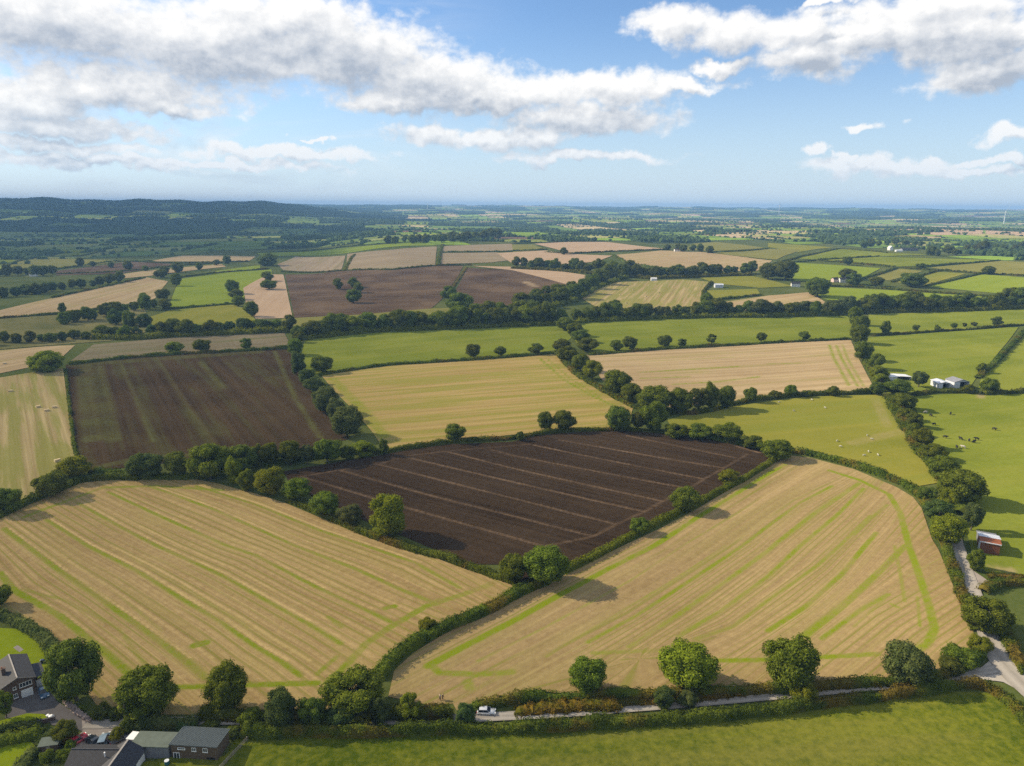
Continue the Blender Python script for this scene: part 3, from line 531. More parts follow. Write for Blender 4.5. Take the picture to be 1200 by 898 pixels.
def cloud_group():
    g = bpy.data.node_groups.new('CloudField', 'ShaderNodeTree')
    g.interface.new_socket('P', in_out='INPUT', socket_type='NodeSocketVector'); g.interface.new_socket('D', in_out='OUTPUT', socket_type='NodeSocketFloat')
    k = NT(g); gi = g.nodes.new('NodeGroupInput'); go = g.nodes.new('NodeGroupOutput'); p = gi.outputs[0]
    w = k('ShaderNodeTexNoise', {'Vector': p, 'Scale': .33, 'Detail': 7., 'Roughness': .56}, out=1, noise_dimensions='2D')
    w = k('ShaderNodeVectorMath', {0: w, 1: (-.5, -.5, -.5)}, operation='ADD'); w = k('ShaderNodeVectorMath', {0: w, 1: (5.0, 2.6, 0)}, operation='MULTIPLY')
    q = k('ShaderNodeVectorMath', {0: p, 1: w}, operation='ADD'); q = k('ShaderNodeVectorMath', {0: q, 1: (1, 1, 0)}, operation='MULTIPLY')
    acc = None
    for (cx, cy, rx, ry) in CL:
        a, e = sky_at(cx, cy); ax = abs(sky_at(cx+rx, cy)[0]-a); ey = abs(sky_at(cx, cy-ry)[1]-e)
        t = k('ShaderNodeVectorMath', {0: q, 1: (1/ax, 1/ey, 0), 2: (-a/ax, -e/ey, 0)}, operation='MULTIPLY_ADD')
        l = k('ShaderNodeVectorMath', {0: t}, out=1, operation='LENGTH')
        acc = l if acc is None else k('ShaderNodeMath', {0: acc, 1: l, 2: .32}, operation='SMOOTH_MIN')
    # clouds in the part of the sky behind and above the view
    bn = k('ShaderNodeTexNoise', {'Vector': p, 'Scale': .05, 'Detail': 5., 'Roughness': .55}, noise_dimensions='2D')
    sx = k('ShaderNodeSeparateXYZ', {0: p}, out=None)
    away = k.math('MAXIMUM', k.ramp(sx.outputs[1], 16., 24.), k.ramp(k.math('ABSOLUTE', sx.outputs[0]), 42., 55.))
    bg = k.math('MULTIPLY_ADD', bn, -4., 3.0)
    acc = k.math('MINIMUM', acc, k.math('ADD', bg, k.math('MULTIPLY', k.math('SUBTRACT', 1., away), 9.)))
    fine = k('ShaderNodeTexNoise', {'Vector': k('ShaderNodeVectorMath', {0: p, 1: (1, 1.5, 1)}, operation='MULTIPLY'), 'Scale': .75, 'Detail': 8., 'Roughness': .6}, noise_dimensions='2D')
    d = k.math('SUBTRACT', 1.18, acc); d = k.math('MULTIPLY_ADD', k.math('SUBTRACT', fine, .5), .95, d)
    k.l.new(d, go.inputs[0]); return g
CG = cloud_group()
def cloud_at(p): return n('ShaderNodeGroup', {0: p}, node_tree=CG)
gen = n('ShaderNodeTexCoord', out=0); sx = n('ShaderNodeSeparateXYZ', {0: gen}, out=None)
az = n.math('MULTIPLY', n.math('ARCTAN2', sx.outputs[0], sx.outputs[1]), 57.29578); el = n.math('MULTIPLY', n.math('ARCSINE', sx.outputs[2]), 57.29578)
p = n('ShaderNodeCombineXYZ', {0: az, 1: el, 2: 0.})
d0 = cloud_at(p); d1 = cloud_at(n('ShaderNodeVectorMath', {0: p, 1: (-.7, .75, 0)}, operation='ADD')); d2 = cloud_at(n('ShaderNodeVectorMath', {0: p, 1: (-1.2, 2.2, 0)}, operation='ADD'))
alpha = n.math('MULTIPLY', n.ramp(d0, -.22, .52), n.ramp(el, .2, 2.6)); wn = n('ShaderNodeTexNoise', {'Vector': n('ShaderNodeVectorMath', {0: p, 1: (.07, .34, 0)}, operation='MULTIPLY'), 'Scale': 1., 'Detail': 7., 'Roughness': .62, 'Distortion': .6}, noise_dimensions='2D')
wisp = n.math('MULTIPLY', n.math('MULTIPLY', n.ramp(wn, .42, .72), n.ramp(az, 2., -24.)), .55)
alpha = n.math('MAXIMUM', n.math('MULTIPLY', alpha, .96), wisp)
thick = n.math('MULTIPLY', n.math('ADD', n.math('MULTIPLY', n.math('MAXIMUM', d1, 0.), .40), n.math('MULTIPLY', n.math('MAXIMUM', d2, 0.), .75)), 1.0)
d3 = cloud_at(n('ShaderNodeVectorMath', {0: p, 1: (-.22, .28, 0)}, operation='ADD'))
edge = n.math('ADD', n.math('SUBTRACT', d0, d1), n.math('MULTIPLY', n.math('SUBTRACT', d0, d3), .9))
light = n.math('ADD', n.math('SUBTRACT', 1.0, n.math('MULTIPLY', thick, .62)), n.math('MULTIPLY', edge, .22))
light = n('ShaderNodeMath', {0: light, 1: .22}, operation='MAXIMUM'); light = n('ShaderNodeMath', {0: light, 1: 1.05}, operation='MINIMUM')
cc = n.mix(n.math('MULTIPLY', light, 1., clamp=True), (.26, .33, .44), (1., .985, .96))
b1 = n('ShaderNodeBackground', {'Color': n.mix(1., sky, (.90, 1., 1.11), 'MULTIPLY'), 'Strength': .108}); b2 = n('ShaderNodeBackground', {'Color': cc, 'Strength': .80})
veil = n('ShaderNodeBackground', {'Color': (.57, .68, .80, 1), 'Strength': .86}); va = n.math('POWER', n.math('SUBTRACT', 1., n.math('MULTIPLY', n.math('MAXIMUM', el, 0.), 1/14., clamp=True)), 1.6)
b1 = n('ShaderNodeMixShader', {0: n.math('MULTIPLY', va, .9), 1: b1, 2: veil}); b2 = n('ShaderNodeMixShader', {0: n.math('MULTIPLY', n.math('SUBTRACT', 1., n.math('MULTIPLY', el, 1/7., clamp=True)), .72), 1: b2, 2: veil})
o = n.n.new('ShaderNodeOutputWorld'); n.l.new(n('ShaderNodeMixShader', {0: alpha, 1: b1, 2: b2}), o.inputs[0])
wd.cycles.sampling_method = 'MANUAL'; wd.cycles.sample_map_resolution = 512
# air
HAZE = True
if HAZE:
    mb = MB(); mb.box(-15150, 15150, -15150, 15150, -32, 178)
    m, k = newmat('air'); finish(k, None, k('ShaderNodeVolumePrincipled', {'Color': (.31, .59, 1.0, 1), 'Density': .0001, 'Anisotropy': .0}))
    tag(mb.build('haze', m), 'thin blue haze over the far land', 'haze', kind='stuff')
def shade_cloud(name, c, rx, ry, seed):
    """an unseen flat-based cumulus, added out of view so its shadow lies on the valley"""
    bm = bmesh.new(); rr = random.Random(seed)
    for i in range(26):
        a, q = rr.uniform(0, 6.28), math.sqrt(rr.random()); s = rr.uniform(.22, .42)*(1.1-.5*q)
        mt = Matrix.Translation((math.cos(a)*q*rx, math.sin(a)*q*ry, 0)) @ Matrix.Diagonal((s*rx, s*ry, 170*rr.uniform(.6, 1.2), 1))
        bmesh.ops.create_icosphere(bm, subdivisions=3, radius=1, matrix=mt)
    for v in bm.verts: v.co.z = max(v.co.z, -25)
    me = bpy.data.meshes.new(name); bm.to_mesh(me); bm.free(); o = add(name, me, M_shade_cloud, loc=c); return tag(o, 'unseen cumulus added out of view to shade the western hill and valley', 'shade_cloud', kind='structure')
M_shade_cloud = plain('shade_cloud', (.85, .86, .88), 1., spec=0., var=.03, scale=.004)
def shade_cloud_over(gx, gy, rx, ry, seed, z=3100):
    t = z/sd.z; shade_cloud('shade_cloud', (gx+sd.x*t, gy+sd.y*t, z), rx, ry, seed)
shade_cloud_over(-1350, 1980, 800, 400, 4); shade_cloud_over(-1750, 2800, 1250, 700, 1); shade_cloud_over(-3000, 4900, 1700, 1200, 2); shade_cloud_over(-1300, 5000, 1100, 800, 3)  # unseen cumulus meshes, added beyond the view to darken the western land
# ------------------------------------------------------------------ leaves, trees, hedges
LM = {'mid': leafmat('leaves_mid', (0.087, 0.117, 0.012), (0.188, 0.223, 0.024)), 'dark': leafmat('leaves_dark', (0.083, 0.112, 0.016), (0.177, 0.207, 0.030)),
      'light': leafmat('leaves_light', (0.131, 0.158, 0.012), (0.245, 0.263, 0.020)), 'grey': leafmat('leaves_grey', (0.085, 0.110, 0.029), (0.160, 0.181, 0.050)),
      'gold': leafmat('leaves_gold', (0.182, 0.131, 0.012), (0.319, 0.226, 0.018)), 'blue': leafmat('leaves_blue', (0.063, 0.100, 0.025), (0.131, 0.173, 0.043)), 'olive': leafmat('leaves_olive', (0.085, 0.105, 0.016), (0.160, 0.173, 0.029))}
HMAT = {'mid': leafmat('hedge_mid', (0.066, 0.092, 0.011), (0.148, 0.179, 0.020), sc=.22, c3=(0.195, 0.128, 0.024)), 'dark': leafmat('hedge_dark', (0.071, 0.098, 0.014), (0.150, 0.176, 0.024), sc=.12, c3=(0.142, 0.103, 0.022)), 'light': leafmat('hedge_light', (0.097, 0.113, 0.009), (0.195, 0.201, 0.014), sc=.25),
  'gold': leafmat('bracken', (0.125, 0.126, 0.014), (0.262, 0.189, 0.022), sc=.45, c3=(0.103, 0.126, 0.014)), 'blue': leafmat('hedge_blue', (0.065, 0.092, 0.024), (0.156, 0.180, 0.049), sc=.3), 'olive': leafmat('hedge_olive', (0.117, 0.098, 0.014), (0.234, 0.160, 0.031), sc=.4, c3=(0.078, 0.092, 0.012))}
M_bark = plain('bark', (.11, .09, .07), .95, var=.35, scale=6)
def leaf_quads(P, N, S, rng, jit=.55):
    n = len(P); Nn = N+rng.normal(0, jit, (n, 3)); Nn /= np.linalg.norm(Nn, axis=1)[:, None]
    a = np.cross(Nn, rng.normal(0, 1, (n, 3))); a /= np.linalg.norm(a, axis=1)[:, None]; b = np.cross(Nn, a)
    a = a*S[:, None]; b = b*(S*rng.uniform(.55, 1, n))[:, None]
    V = np.stack([P-a*.5-b*.3, P+a*.15-b*.55, P+a*.55+b*.25, P-a*.2+b*.5], 1).reshape(-1, 3)
    return V, np.arange(4*n).reshape(-1, 4)
ICO = None
def crown_mesh(seed, form='round', nq=9000, leaf=.031):
    """a crown one unit wide and one high: boughs of leaves around a hollow"""
    rng = np.random.default_rng(seed); nl = {'round': 46, 'tall': 44, 'bush': 34, 'airy': 28}[form]
    zc, rz = {'round': (.51, .36), 'tall': (.50, .40), 'bush': (.45, .35), 'airy': (.56, .33)}[form]; rxy = {'round': .34, 'tall': .33, 'bush': .36, 'airy': .34}[form]
    c = rng.normal(0, 1, (nl, 3)); c /= np.linalg.norm(c, axis=1)[:, None]; c *= (rng.uniform(.45, 1, nl)**.5)[:, None]
    C = c*np.array([rxy, rxy, rz])+np.array([0, 0, zc]); rad = rng.uniform(.10, .165, nl)*(1.0 if form != 'airy' else .82)
    low = C[:, 2] < zc; C[low, :2] *= np.clip(.75+.25*rng.random((low.sum(), 1))+.12, 0, 1.1)
    k = rng.choice(nl, nq*2, p=rad**2/(rad**2).sum()); d = rng.normal(0, 1, (nq*2, 3)); d /= np.linalg.norm(d, axis=1)[:, None]
    rr = rad[k]*(1-.22*rng.random(nq*2)**2+.10*rng.normal(0, 1, nq*2).clip(-1, 1.6)*.6)
    spr = rng.random(nq*2) < .16; rr = np.where(spr, rr*(1.05+.25*rng.random(nq*2)), rr); P = C[k]+d*rr[:, None]*np.array([1, 1, .88])
    dist = np.linalg.norm((P[:, None]-C[None])/np.array([1, 1, .88]), axis=2)/rad[None]; dist[np.arange(len(P)), k] = 9
    keep = (dist.min(1) > .80) & (P[:, 2] > .02); P, d = P[keep][:nq], d[keep][:nq]
    out = P-np.array([0, 0, zc-.1]); out /= np.linalg.norm(out, axis=1)[:, None]
    V, F = leaf_quads(P, d*.75+out*.35, leaf*rng.uniform(.65, 1.35, len(P)), rng)
    # inner mass of twigs and shaded leaves
    bm = bmesh.new()
    for i in range(nl):
        if form == 'airy' and i % 3: continue
        bmesh.ops.create_icosphere(bm, subdivisions=1, radius=rad[i]*.80, matrix=Matrix.Translation(Vector(C[i]*np.array([.95, .95, 1]))))
    V2 = np.array([v.co[:] for v in bm.verts]); F2 = np.array([[v.index for v in f.verts] for f in bm.faces]); bm.free()
    F2 = np.column_stack([F2, F2[:, 2]]) if False else F2
    me = bpy.data.meshes.new('crown'); Va = np.vstack([V, V2]).astype(np.float32)
    me.vertices.add(len(Va)); me.vertices.foreach_set('co', Va.ravel()); lp = np.r_[F.ravel(), (F2+len(V)).ravel()].astype(np.int32)
    me.loops.add(len(lp)); me.loops.foreach_set('vertex_index', lp); st = np.r_[np.arange(len(F))*4, len(F)*4+np.arange(len(F2))*3].astype(np.int32)
    me.polygons.add(len(st)); me.polygons.foreach_set('loop_start', st); me.update(calc_edges=True); me.materials.append(LM['mid']); return me
def trunk_mesh(seed):
    rr = random.Random(seed); mb = MB(); bend = Vector((rr.uniform(-.03, .03), rr.uniform(-.03, .03), 0))
    path = [Vector((0, 0, -.03)), Vector((0, 0, .02)), Vector((0, 0, .16))+bend, Vector((0, 0, .34))+bend*1.5, Vector((0, 0, .62))+bend*2]
    mb.tube(path, [.045, .034, .027, .022, .006], 7)
    for i in range(6):
        a = i*1.05+rr.uniform(-.3, .3); h = rr.uniform(.14, .4); p = Vector((0, 0, h))+bend; l = rr.uniform(.22, .34)
        q = p+Vector((math.cos(a)*l*.55, math.sin(a)*l*.55, l*.35)); e = p+Vector((math.cos(a)*l, math.sin(a)*l, l*.95))
        mb.tube([p, q, e], [.015, .010, .003], 5)
    bmesh.ops.recalc_face_normals(mb.bm, faces=mb.bm.faces); me = bpy.data.meshes.new('trunk'); mb.bm.to_mesh(me); mb.bm.free(); me.materials.append(M_bark); return me
CROWN = {f: [crown_mesh(s, f) for s in ss] for f, ss in (('round', (1, 2, 3, 4, 5)), ('tall', (6, 7, 8)), ('bush', (9, 10, 11)), ('airy', (12, 13)))}
TRUNK = [trunk_mesh(s) for s in range(4)]
ORD = ['first', 'second', 'third', 'fourth', 'fifth', 'sixth', 'seventh', 'eighth', 'ninth', 'tenth', 'eleventh', 'twelfth', 'thirteenth', 'fourteenth', 'fifteenth', 'sixteenth', 'seventeenth', 'eighteenth', 'nineteenth', 'twentieth'] + ['%d%s' % (k, {1: 'st', 2: 'nd', 3: 'rd'}.get(k % 10, 'th')) for k in range(21, 80)]
HUE = {'mid': 'green', 'dark': 'dark green', 'light': 'yellow-green', 'grey': 'grey-green', 'gold': 'golden', 'blue': 'blue-green', 'olive': 'olive'}
NTREE = [0]; TREES = []
def tree(box, col='mid', form='round', label='', group=None, name='tree', lean=0):
    x0, y0, x1, y1 = box; w, h = x1-x0, y1-y0; NTREE[0] += 1; k = NTREE[0]
    q = at([((x0+x1)/2, y1)])[0]; d = q-EYE; th = math.asin(-d[2]/np.linalg.norm(d))
    q = at([((x0+x1)/2, y1-.22*w*math.sin(th))])[0]; _, z = proj(q); s = float(z[0])/FPX
    wm = w*s; hm = max((h*s-.38*wm*math.sin(th))/math.cos(th), wm*.55)
    r_ = random.Random(k*7+1)
    rt = thing(name, label, 'tree' if name.endswith('tree') else 'bush', (q[0], q[1], q[2]-.1), r_.uniform(0, 6.28), group)
    rt.scale = (wm*1.08, wm*1.08, hm*1.08)
    c = add('crown', r_.choice(CROWN[form]), None, rt)
    if col != 'mid':
        c.material_slots[0].link = 'OBJECT'; c.material_slots[0].material = LM[col]
    add('trunk', r_.choice(TRUNK), None, rt); TREES.append(rt); return rt
def row(phrase, group, items, name='tree', order='x'):
    """a named row of trees; each is told apart by its looks and its place in the row counted from the left"""
    items = sorted(items, key=lambda t: t[0][0]+t[0][2]); n = len(items)
    for i, it in enumerate(items):
        box, col = it[0], it[1]; form = it[2] if len(it) > 2 else 'round'; extra = it[3] if len(it) > 3 else ''
        noun = 'bush' if form == 'bush' else 'tree'
        pos = '' if n == 1 else ', '+('leftmost' if i == 0 else 'rightmost' if i == n-1 else ORD[i]+' from left')
        adj = {'round': 'round', 'tall': 'tall', 'bush': 'low', 'airy': 'loose'}[form]
        tree(box, col, form, ' '.join(f'{extra} {adj} {HUE[col]} {noun} {phrase}{pos}'.split()), group if n > 1 else None, 'bush' if form == 'bush' else name)
Z = 3.48
row('along the lane below the golden stubble', 'trees along the lane', [((59, 752, 121, 828), 'dark', 'round', 'massive'), ((139, 784, 209, 848), 'mid', 'round', 'broad'), ((241, 781, 294, 838), 'mid', 'round', 'spreading'),
  ((310, 809, 352, 857), 'blue', 'tall'), ((348, 815, 386, 855), 'dark', 'bush'), ((376, 786, 456, 842), 'mid', 'round', 'wide'), ((382, 822, 418, 855), 'blue', 'bush'), ((412, 834, 436, 856), 'olive', 'bush'), ((433, 818, 458, 851), 'blue', 'bush'),
  ((464, 814, 497, 849), 'light', 'airy', 'small'), ((533, 823, 558, 852), 'blue', 'bush'), ((162, 778, 184, 805), 'dark', 'round', 'small'), ((280, 828, 312, 856), 'mid', 'bush')])
row('along the lane below the fan-shaped stubble', 'trees along the lane', [((665, 771, 713, 816), 'mid', 'round', 'dome-shaped'), ((767, 755, 842, 813), 'light', 'round', 'wide'), ((764, 804, 792, 832), 'blue', 'bush'), ((792, 808, 818, 830), 'grey', 'bush'),
  ((889, 745, 960, 812), 'mid', 'round', 'large'), ((926, 796, 956, 826), 'light', 'bush'), ((1029, 753, 1091, 806), 'grey', 'round', 'grey-topped'), ((1104, 754, 1146, 783), 'mid', 'bush'), ((1132, 742, 1160, 768), 'light', 'bush'), ((1098, 768, 1128, 792), 'olive', 'bush')])
row('beside the upper lane by the gravel gateway', None, [((1122, 697, 1182, 746), 'mid', 'round', 'big')])
row('growing in the hedge between two stubble fields', None, [((490, 722, 514, 744), 'light', 'bush', 'small')])
row('where four hedges meet below the dark ploughed field', 'trees at the hedge corner', [((583, 648, 620, 686), 'mid', 'round'), ((610, 640, 669, 690), 'mid', 'round', 'large')])
row('in the diagonal row beside the dark ploughed field', 'diagonal row of hedge trees', [((431, 579, 481, 632), 'light', 'tall', 'largest'), ((395, 588, 428, 617), 'grey', 'bush'), ((361, 576, 399, 607), 'mid'), ((330, 559, 367, 590), 'mid'), ((299, 546, 337, 583), 'light'), ((264, 536, 286, 570), 'light', 'tall'), ((278, 547, 301, 577), 'mid', 'bush')])
row('below the large brown harrowed field', 'trees below the brown field', [((150, 527, 194, 564), 'blue', 'round', 'blue-tinged'), ((194, 528, 225, 561), 'dark'), ((221, 520, 272, 566), 'mid', 'round', 'big bright'), ((266, 521, 302, 556), 'dark'), ((296, 520, 314, 550), 'dark', 'tall'), ((305, 518, 330, 547), 'mid'), ((326, 515, 356, 547), 'mid'), ((351, 520, 370, 546), 'grey', 'airy'), ((366, 511, 402, 544), 'mid', 'round', 'full'), ((398, 519, 418, 540), 'dark', 'bush'), ((411, 514, 441, 537), 'light', 'bush'), ((444, 514, 456, 534), 'dark', 'tall', 'slim')])
row('beside the striped stubble with bales', 'trees by the striped stubble', [((68, 533, 108, 565), 'light'), ((41, 550, 83, 585), 'dark'), ((-6, 568, 28, 604), 'dark')])
row('at the very left edge of the golden stubble', None, [((-12, 682, 15, 712), 'mid')])
row('in the bushy hedge beside brown field', 'bushy hedge beside the brown field', [((340, 412, 360, 440), 'blue', 'tall'), ((349, 430, 371, 452), 'blue'), ((356, 441, 382, 463), 'blue'), ((365, 453, 398, 486), 'grey', 'round'), ((383, 466, 406, 494), 'grey', 'tall'), ((386, 476, 428, 514), 'grey', 'round', 'full'), ((364, 416, 392, 438), 'dark', 'round'), ((336, 396, 356, 417), 'mid'), ((343, 386, 357, 402), 'mid', 'bush')])
row('on the hedge above the dark ploughed field', 'trees above the dark field', [((519, 495, 547, 518), 'mid', 'round', 'lone'), ((628, 482, 649, 506), 'dark'), ((647, 480, 676, 506), 'dark', 'round', 'domed'), ((604, 504, 615, 517), 'dark', 'bush', 'small'), ((708, 475, 742, 507), 'dark'), ((736, 482, 758, 506), 'olive', 'airy'), ((748, 470, 782, 507), 'mid', 'tall'), ((776, 495, 806, 514), 'mid', 'bush'), ((802, 499, 836, 516), 'mid', 'bush'), ((835, 494, 870, 520), 'mid', 'round'), ((866, 511, 896, 527), 'mid', 'bush')])
row('in the thick clump at the sheep pasture corner', 'clump at the sheep pasture', [((742, 452, 790, 486), 'mid', 'round', 'big'), ((725, 449, 754, 474), 'mid'), ((704, 432, 742, 464), 'mid', 'round'), ((681, 422, 706, 446), 'light'), ((668, 414, 692, 436), 'mid'), ((652, 404, 678, 425), 'mid'), ((780, 455, 814, 486), 'mid', 'round'), ((804, 453, 832, 484), 'olive', 'airy'), ((822, 448, 842, 482), 'mid', 'tall'), ((838, 451, 862, 480), 'dark')])
row('in the hedge between pinkish stubble and sheep', 'trees between stubble and sheep', [((870, 452, 888, 472), 'mid'), ((918, 450, 934, 466), 'mid'), ((968, 451, 984, 465), 'mid', 'bush'), ((900, 456, 916, 468), 'dark', 'bush'), ((938, 456, 952, 466), 'dark', 'bush')])
row('by the dark field in the rising hedge', 'trees in the rising hedge', [((736, 604, 761, 627), 'mid', 'bush', 'smallest'), ((783, 571, 822, 602), 'mid', 'round'), ((840, 548, 867, 569), 'light', 'bush'), ((888, 514, 932, 540), 'mid', 'bush')])
row('in the hedgerow between sheep and cattle', 'hedgerow between sheep and cattle', [((1034, 444, 1067, 464), 'dark'), ((1018, 447, 1036, 464), 'dark'), ((1044, 460, 1074, 482), 'mid'), ((1050, 476, 1072, 494), 'mid', 'bush'), ((1060, 482, 1082, 502), 'olive', 'bush'), ((1068, 500, 1092, 526), 'mid'), ((1062, 494, 1078, 512), 'mid', 'bush'), ((1077, 518, 1109, 540), 'mid', 'bush'), ((1085, 533, 1120, 558), 'mid'), ((1094, 549, 1152, 592), 'mid', 'round', 'largest'), ((1096, 570, 1124, 597), 'light', 'bush'), ((1080, 584, 1118, 612), 'blue', 'bush'), ((1087, 602, 1130, 642), 'light', 'round', 'full'), ((1124, 588, 1150, 624), 'grey', 'airy'), ((1074, 566, 1098, 592), 'dark', 'bush')])
row('beside the rusty red hut', None, [((1132, 640, 1152, 670), 'mid', 'bush')])
row('around the white farm sheds', 'trees by the white sheds', [((1065, 434, 1087, 455), 'grey', 'airy'), ((1148, 440, 1168, 462), 'mid', 'bush'), ((1127, 449, 1142, 462), 'mid', 'bush'), ((1144, 424, 1156, 438), 'mid', 'bush')])
row('in the hedge column left of the green paddock', 'hedge column by the paddock', [((992, 359, 1010, 382), 'mid'), ((996, 369, 1018, 392), 'mid'), ((994, 380, 1018, 404), 'mid'), ((998, 398, 1022, 424), 'mid', 'round', 'rounded'), ((1016, 414, 1036, 434), 'mid'), ((1018, 426, 1040, 446), 'light', 'bush'), ((1022, 436, 1042, 453), 'light', 'bush')])
row('on the paddock hedge at the right', 'small trees on the paddock hedge', [((1031, 376, 1043, 392), 'mid', 'tall', 'biggest'), ((1068, 380, 1078, 389), 'dark', 'airy'), ((1094, 380, 1102, 389), 'dark', 'airy'), ((1113, 378, 1122, 386), 'dark', 'airy'), ((1127, 378, 1133, 384), 'olive', 'airy'), ((1137, 377, 1146, 383), 'olive', 'airy'), ((1159, 370, 1175, 383), 'dark', 'airy')])
row('standing along the bright pasture hedge', 'small trees along the pasture hedge', [((714, 398, 731, 412), 'dark'), ((728, 394, 748, 410), 'dark'), ((769, 392, 788, 407), 'dark'), ((793, 396, 805, 406), 'dark', 'bush'), ((826, 391, 841, 404), 'mid', 'airy'), ((884, 389, 899, 402), 'dark', 'airy'), ((935, 388, 950, 399), 'dark')])
row('in the dense clump between two bright pastures', 'clump between the bright pastures', [((618, 402, 637, 416), 'dark'), ((646, 396, 670, 415), 'dark', 'round'), ((674, 398, 702, 413), 'dark'), ((668, 386, 692, 402), 'dark'), ((662, 378, 684, 395), 'mid'), ((650, 371, 676, 388), 'mid', 'round')])
row('on the hedge right of the bushy corner', 'pair of pasture hedge trees', [((545, 402, 564, 420), 'dark'), ((578, 405, 594, 418), 'dark')])
row('on the hedge above the big brown field', 'small trees above the brown field', [((193, 399, 216, 414), 'light', 'bush', 'bright'), ((226, 396, 248, 413), 'dark'), ((281, 395, 296, 409), 'dark', 'bush'), ((34, 409, 78, 437), 'light', 'bush', 'big')])
row('standing inside the purple-brown ploughed field', 'four trees in the ploughed field', [((390, 326, 403, 340), 'dark'), ((408, 325, 422, 338), 'mid'), ((414, 331, 427, 344), 'dark'), ((405, 339, 424, 356), 'dark')])
row('on the grassy track between purple-brown fields', 'trees on the grassy track', [((515, 335, 536, 352), 'dark'), ((521, 343, 555, 369), 'dark', 'round', 'large')])
row('by the brilliant green field', 'trees by the brilliant green field', [((264, 328, 282, 345), 'dark'), ((268, 338, 286, 352), 'dark'), ((272, 346, 288, 360), 'mid'), ((286, 352, 304, 372), 'mid'), ((300, 298, 328, 312), 'dark', 'bush'), ((306, 318, 322, 330), 'dark'), ((305, 327, 326, 340), 'mid', 'round')])
row('beside the white road on the left', 'trees by the white road', [((200, 320, 214, 336), 'dark'), ((180, 314, 197, 326), 'dark', 'bush'), ((182, 338, 200, 352), 'dark'), ((186, 350, 202, 364), 'dark'), ((69, 355, 78, 368), 'dark', 'tall', 'lone')])
row('in the pair of huge round crowns on the right', 'huge round crowns', [((888, 308, 912, 328), 'dark'), ((904, 305, 935, 329), 'dark')])
row('near the pink cottages', 'trees near the pink cottages', [((942, 325, 973, 349), 'dark'), ((982, 315, 1004, 328), 'dark'), ((990, 319, 1010, 334), 'dark', 'bush'), ((1018, 324, 1036, 336), 'mid'), ((1052, 325, 1086, 337), 'dark', 'bush'), ((987, 301, 999, 311), 'dark', 'round', 'lone'), ((1072, 308, 1086, 316), 'dark', 'bush'), ((1150, 312, 1166, 322), 'mid')])
row('beside the far mown field', 'trees beside the mown field', [((712, 351, 728, 363), 'dark'), ((820, 342, 836, 358), 'mid', 'bush'), ((656, 290, 666, 299), 'dark')])
def belt(phrase, group, line, step, hpx, cols, wf=1.3, seed=1, forms=('round', 'round', 'tall', 'bush')):
    """trees along a wooded strip, close enough for their crowns to touch"""
    r_ = random.Random(seed); L = resample(np.array(line, float), step); its = []
    for k, (x, y) in enumerate(L):
        h = r_.uniform(*hpx)*1.12; w = h*r_.uniform(.85, 1.35); x += r_.uniform(-.25, .25)*step; y += r_.uniform(-1.2, 1.2)
        its.append(((x-w/2, y-h, x+w/2, y), r_.choice(cols), r_.choice(forms)))
    row(phrase, group, its)
belt('in the long wood strip above the bright pastures', 'long wood strip', [(352, 398), (400, 391), (450, 388), (525, 385), (600, 382), (656, 379)], 12.5, (14, 24), ('mid', 'dark', 'mid', 'light', 'dark'), seed=3)
belt('behind the long wood strip', 'back of the long wood strip', [(560, 372), (600, 371), (640, 374)], 13, (15, 21), ('mid', 'dark'), seed=31)
belt('in the wood strip behind the right bright pasture', 'wood strip behind the right pasture', [(676, 378), (700, 376), (775, 373), (850, 371), (900, 371), (960, 370), (992, 368)], 11.5, (12, 21), ('mid', 'dark', 'dark', 'grey'), seed=4)
belt('in the tree belt above the narrow green strip', 'tree belt above the green strip', [(1012, 367), (1060, 365), (1120, 364), (1165, 362), (1225, 360)], 11.5, (15, 22), ('mid', 'dark', 'dark', 'mid'), seed=5)
belt('in the dark wood beside the mown bale field', 'dark wood by the bale field', [(612, 364), (640, 360), (668, 353), (684, 345), (700, 336), (716, 328), (740, 322)], 11.5, (13, 20), ('dark', 'dark', 'mid'), seed=6)
belt('in the second rank of the dark wood', 'second rank of the dark wood', [(626, 356), (648, 351), (668, 347)], 12, (13, 18), ('dark', 'mid'), seed=61)
belt('in the dark belt below the rosy tan field', 'dark belt below the tan field', [(604, 314), (640, 316), (690, 320), (720, 324), (760, 326), (800, 325), (840, 323), (880, 322)], 9.5, (9, 15), ('dark', 'dark', 'mid'), seed=7)
belt('in the thicket under the rough yellow-green field', 'thicket under the rough field', [(122, 395), (160, 397), (200, 394), (250, 392), (300, 388), (338, 388)], 13, (12, 20), ('mid', 'dark', 'olive', 'blue'), seed=8, forms=('round', 'bush', 'bush'))
belt('in the thicket above the rough left ground', 'thicket on the left ground', [(78, 380), (100, 376), (130, 372), (158, 366), (180, 362)], 11, (10, 18), ('mid', 'dark', 'mid'), seed=9)
belt('in the dark clump left of the rough field', 'dark clump by the rough field', [(136, 382), (152, 384), (168, 384)], 12, (14, 19), ('dark', 'blue'), seed=10)
belt('along the bottom left valley edge', 'scrub trees at the left edge', [(-20, 408), (10, 402), (40, 402), (70, 400), (100, 398)], 13, (8, 15), ('dark', 'blue', 'olive'), seed=12, forms=('round', 'bush'))
belt('along the top of the broad pink-tan field', 'trees above the pink-tan field', [(-15, 352), (10, 348), (40, 345), (60, 342), (85, 339), (110, 336), (140, 331)], 11, (7, 14), ('dark', 'blue', 'dark'), seed=13, forms=('round', 'bush'))
belt('in the dark valley clump at the left', 'dark valley clump', [(-10, 325), (10, 323), (30, 324), (45, 323), (62, 322)], 10, (8, 14), ('dark', 'dark'), seed=14)
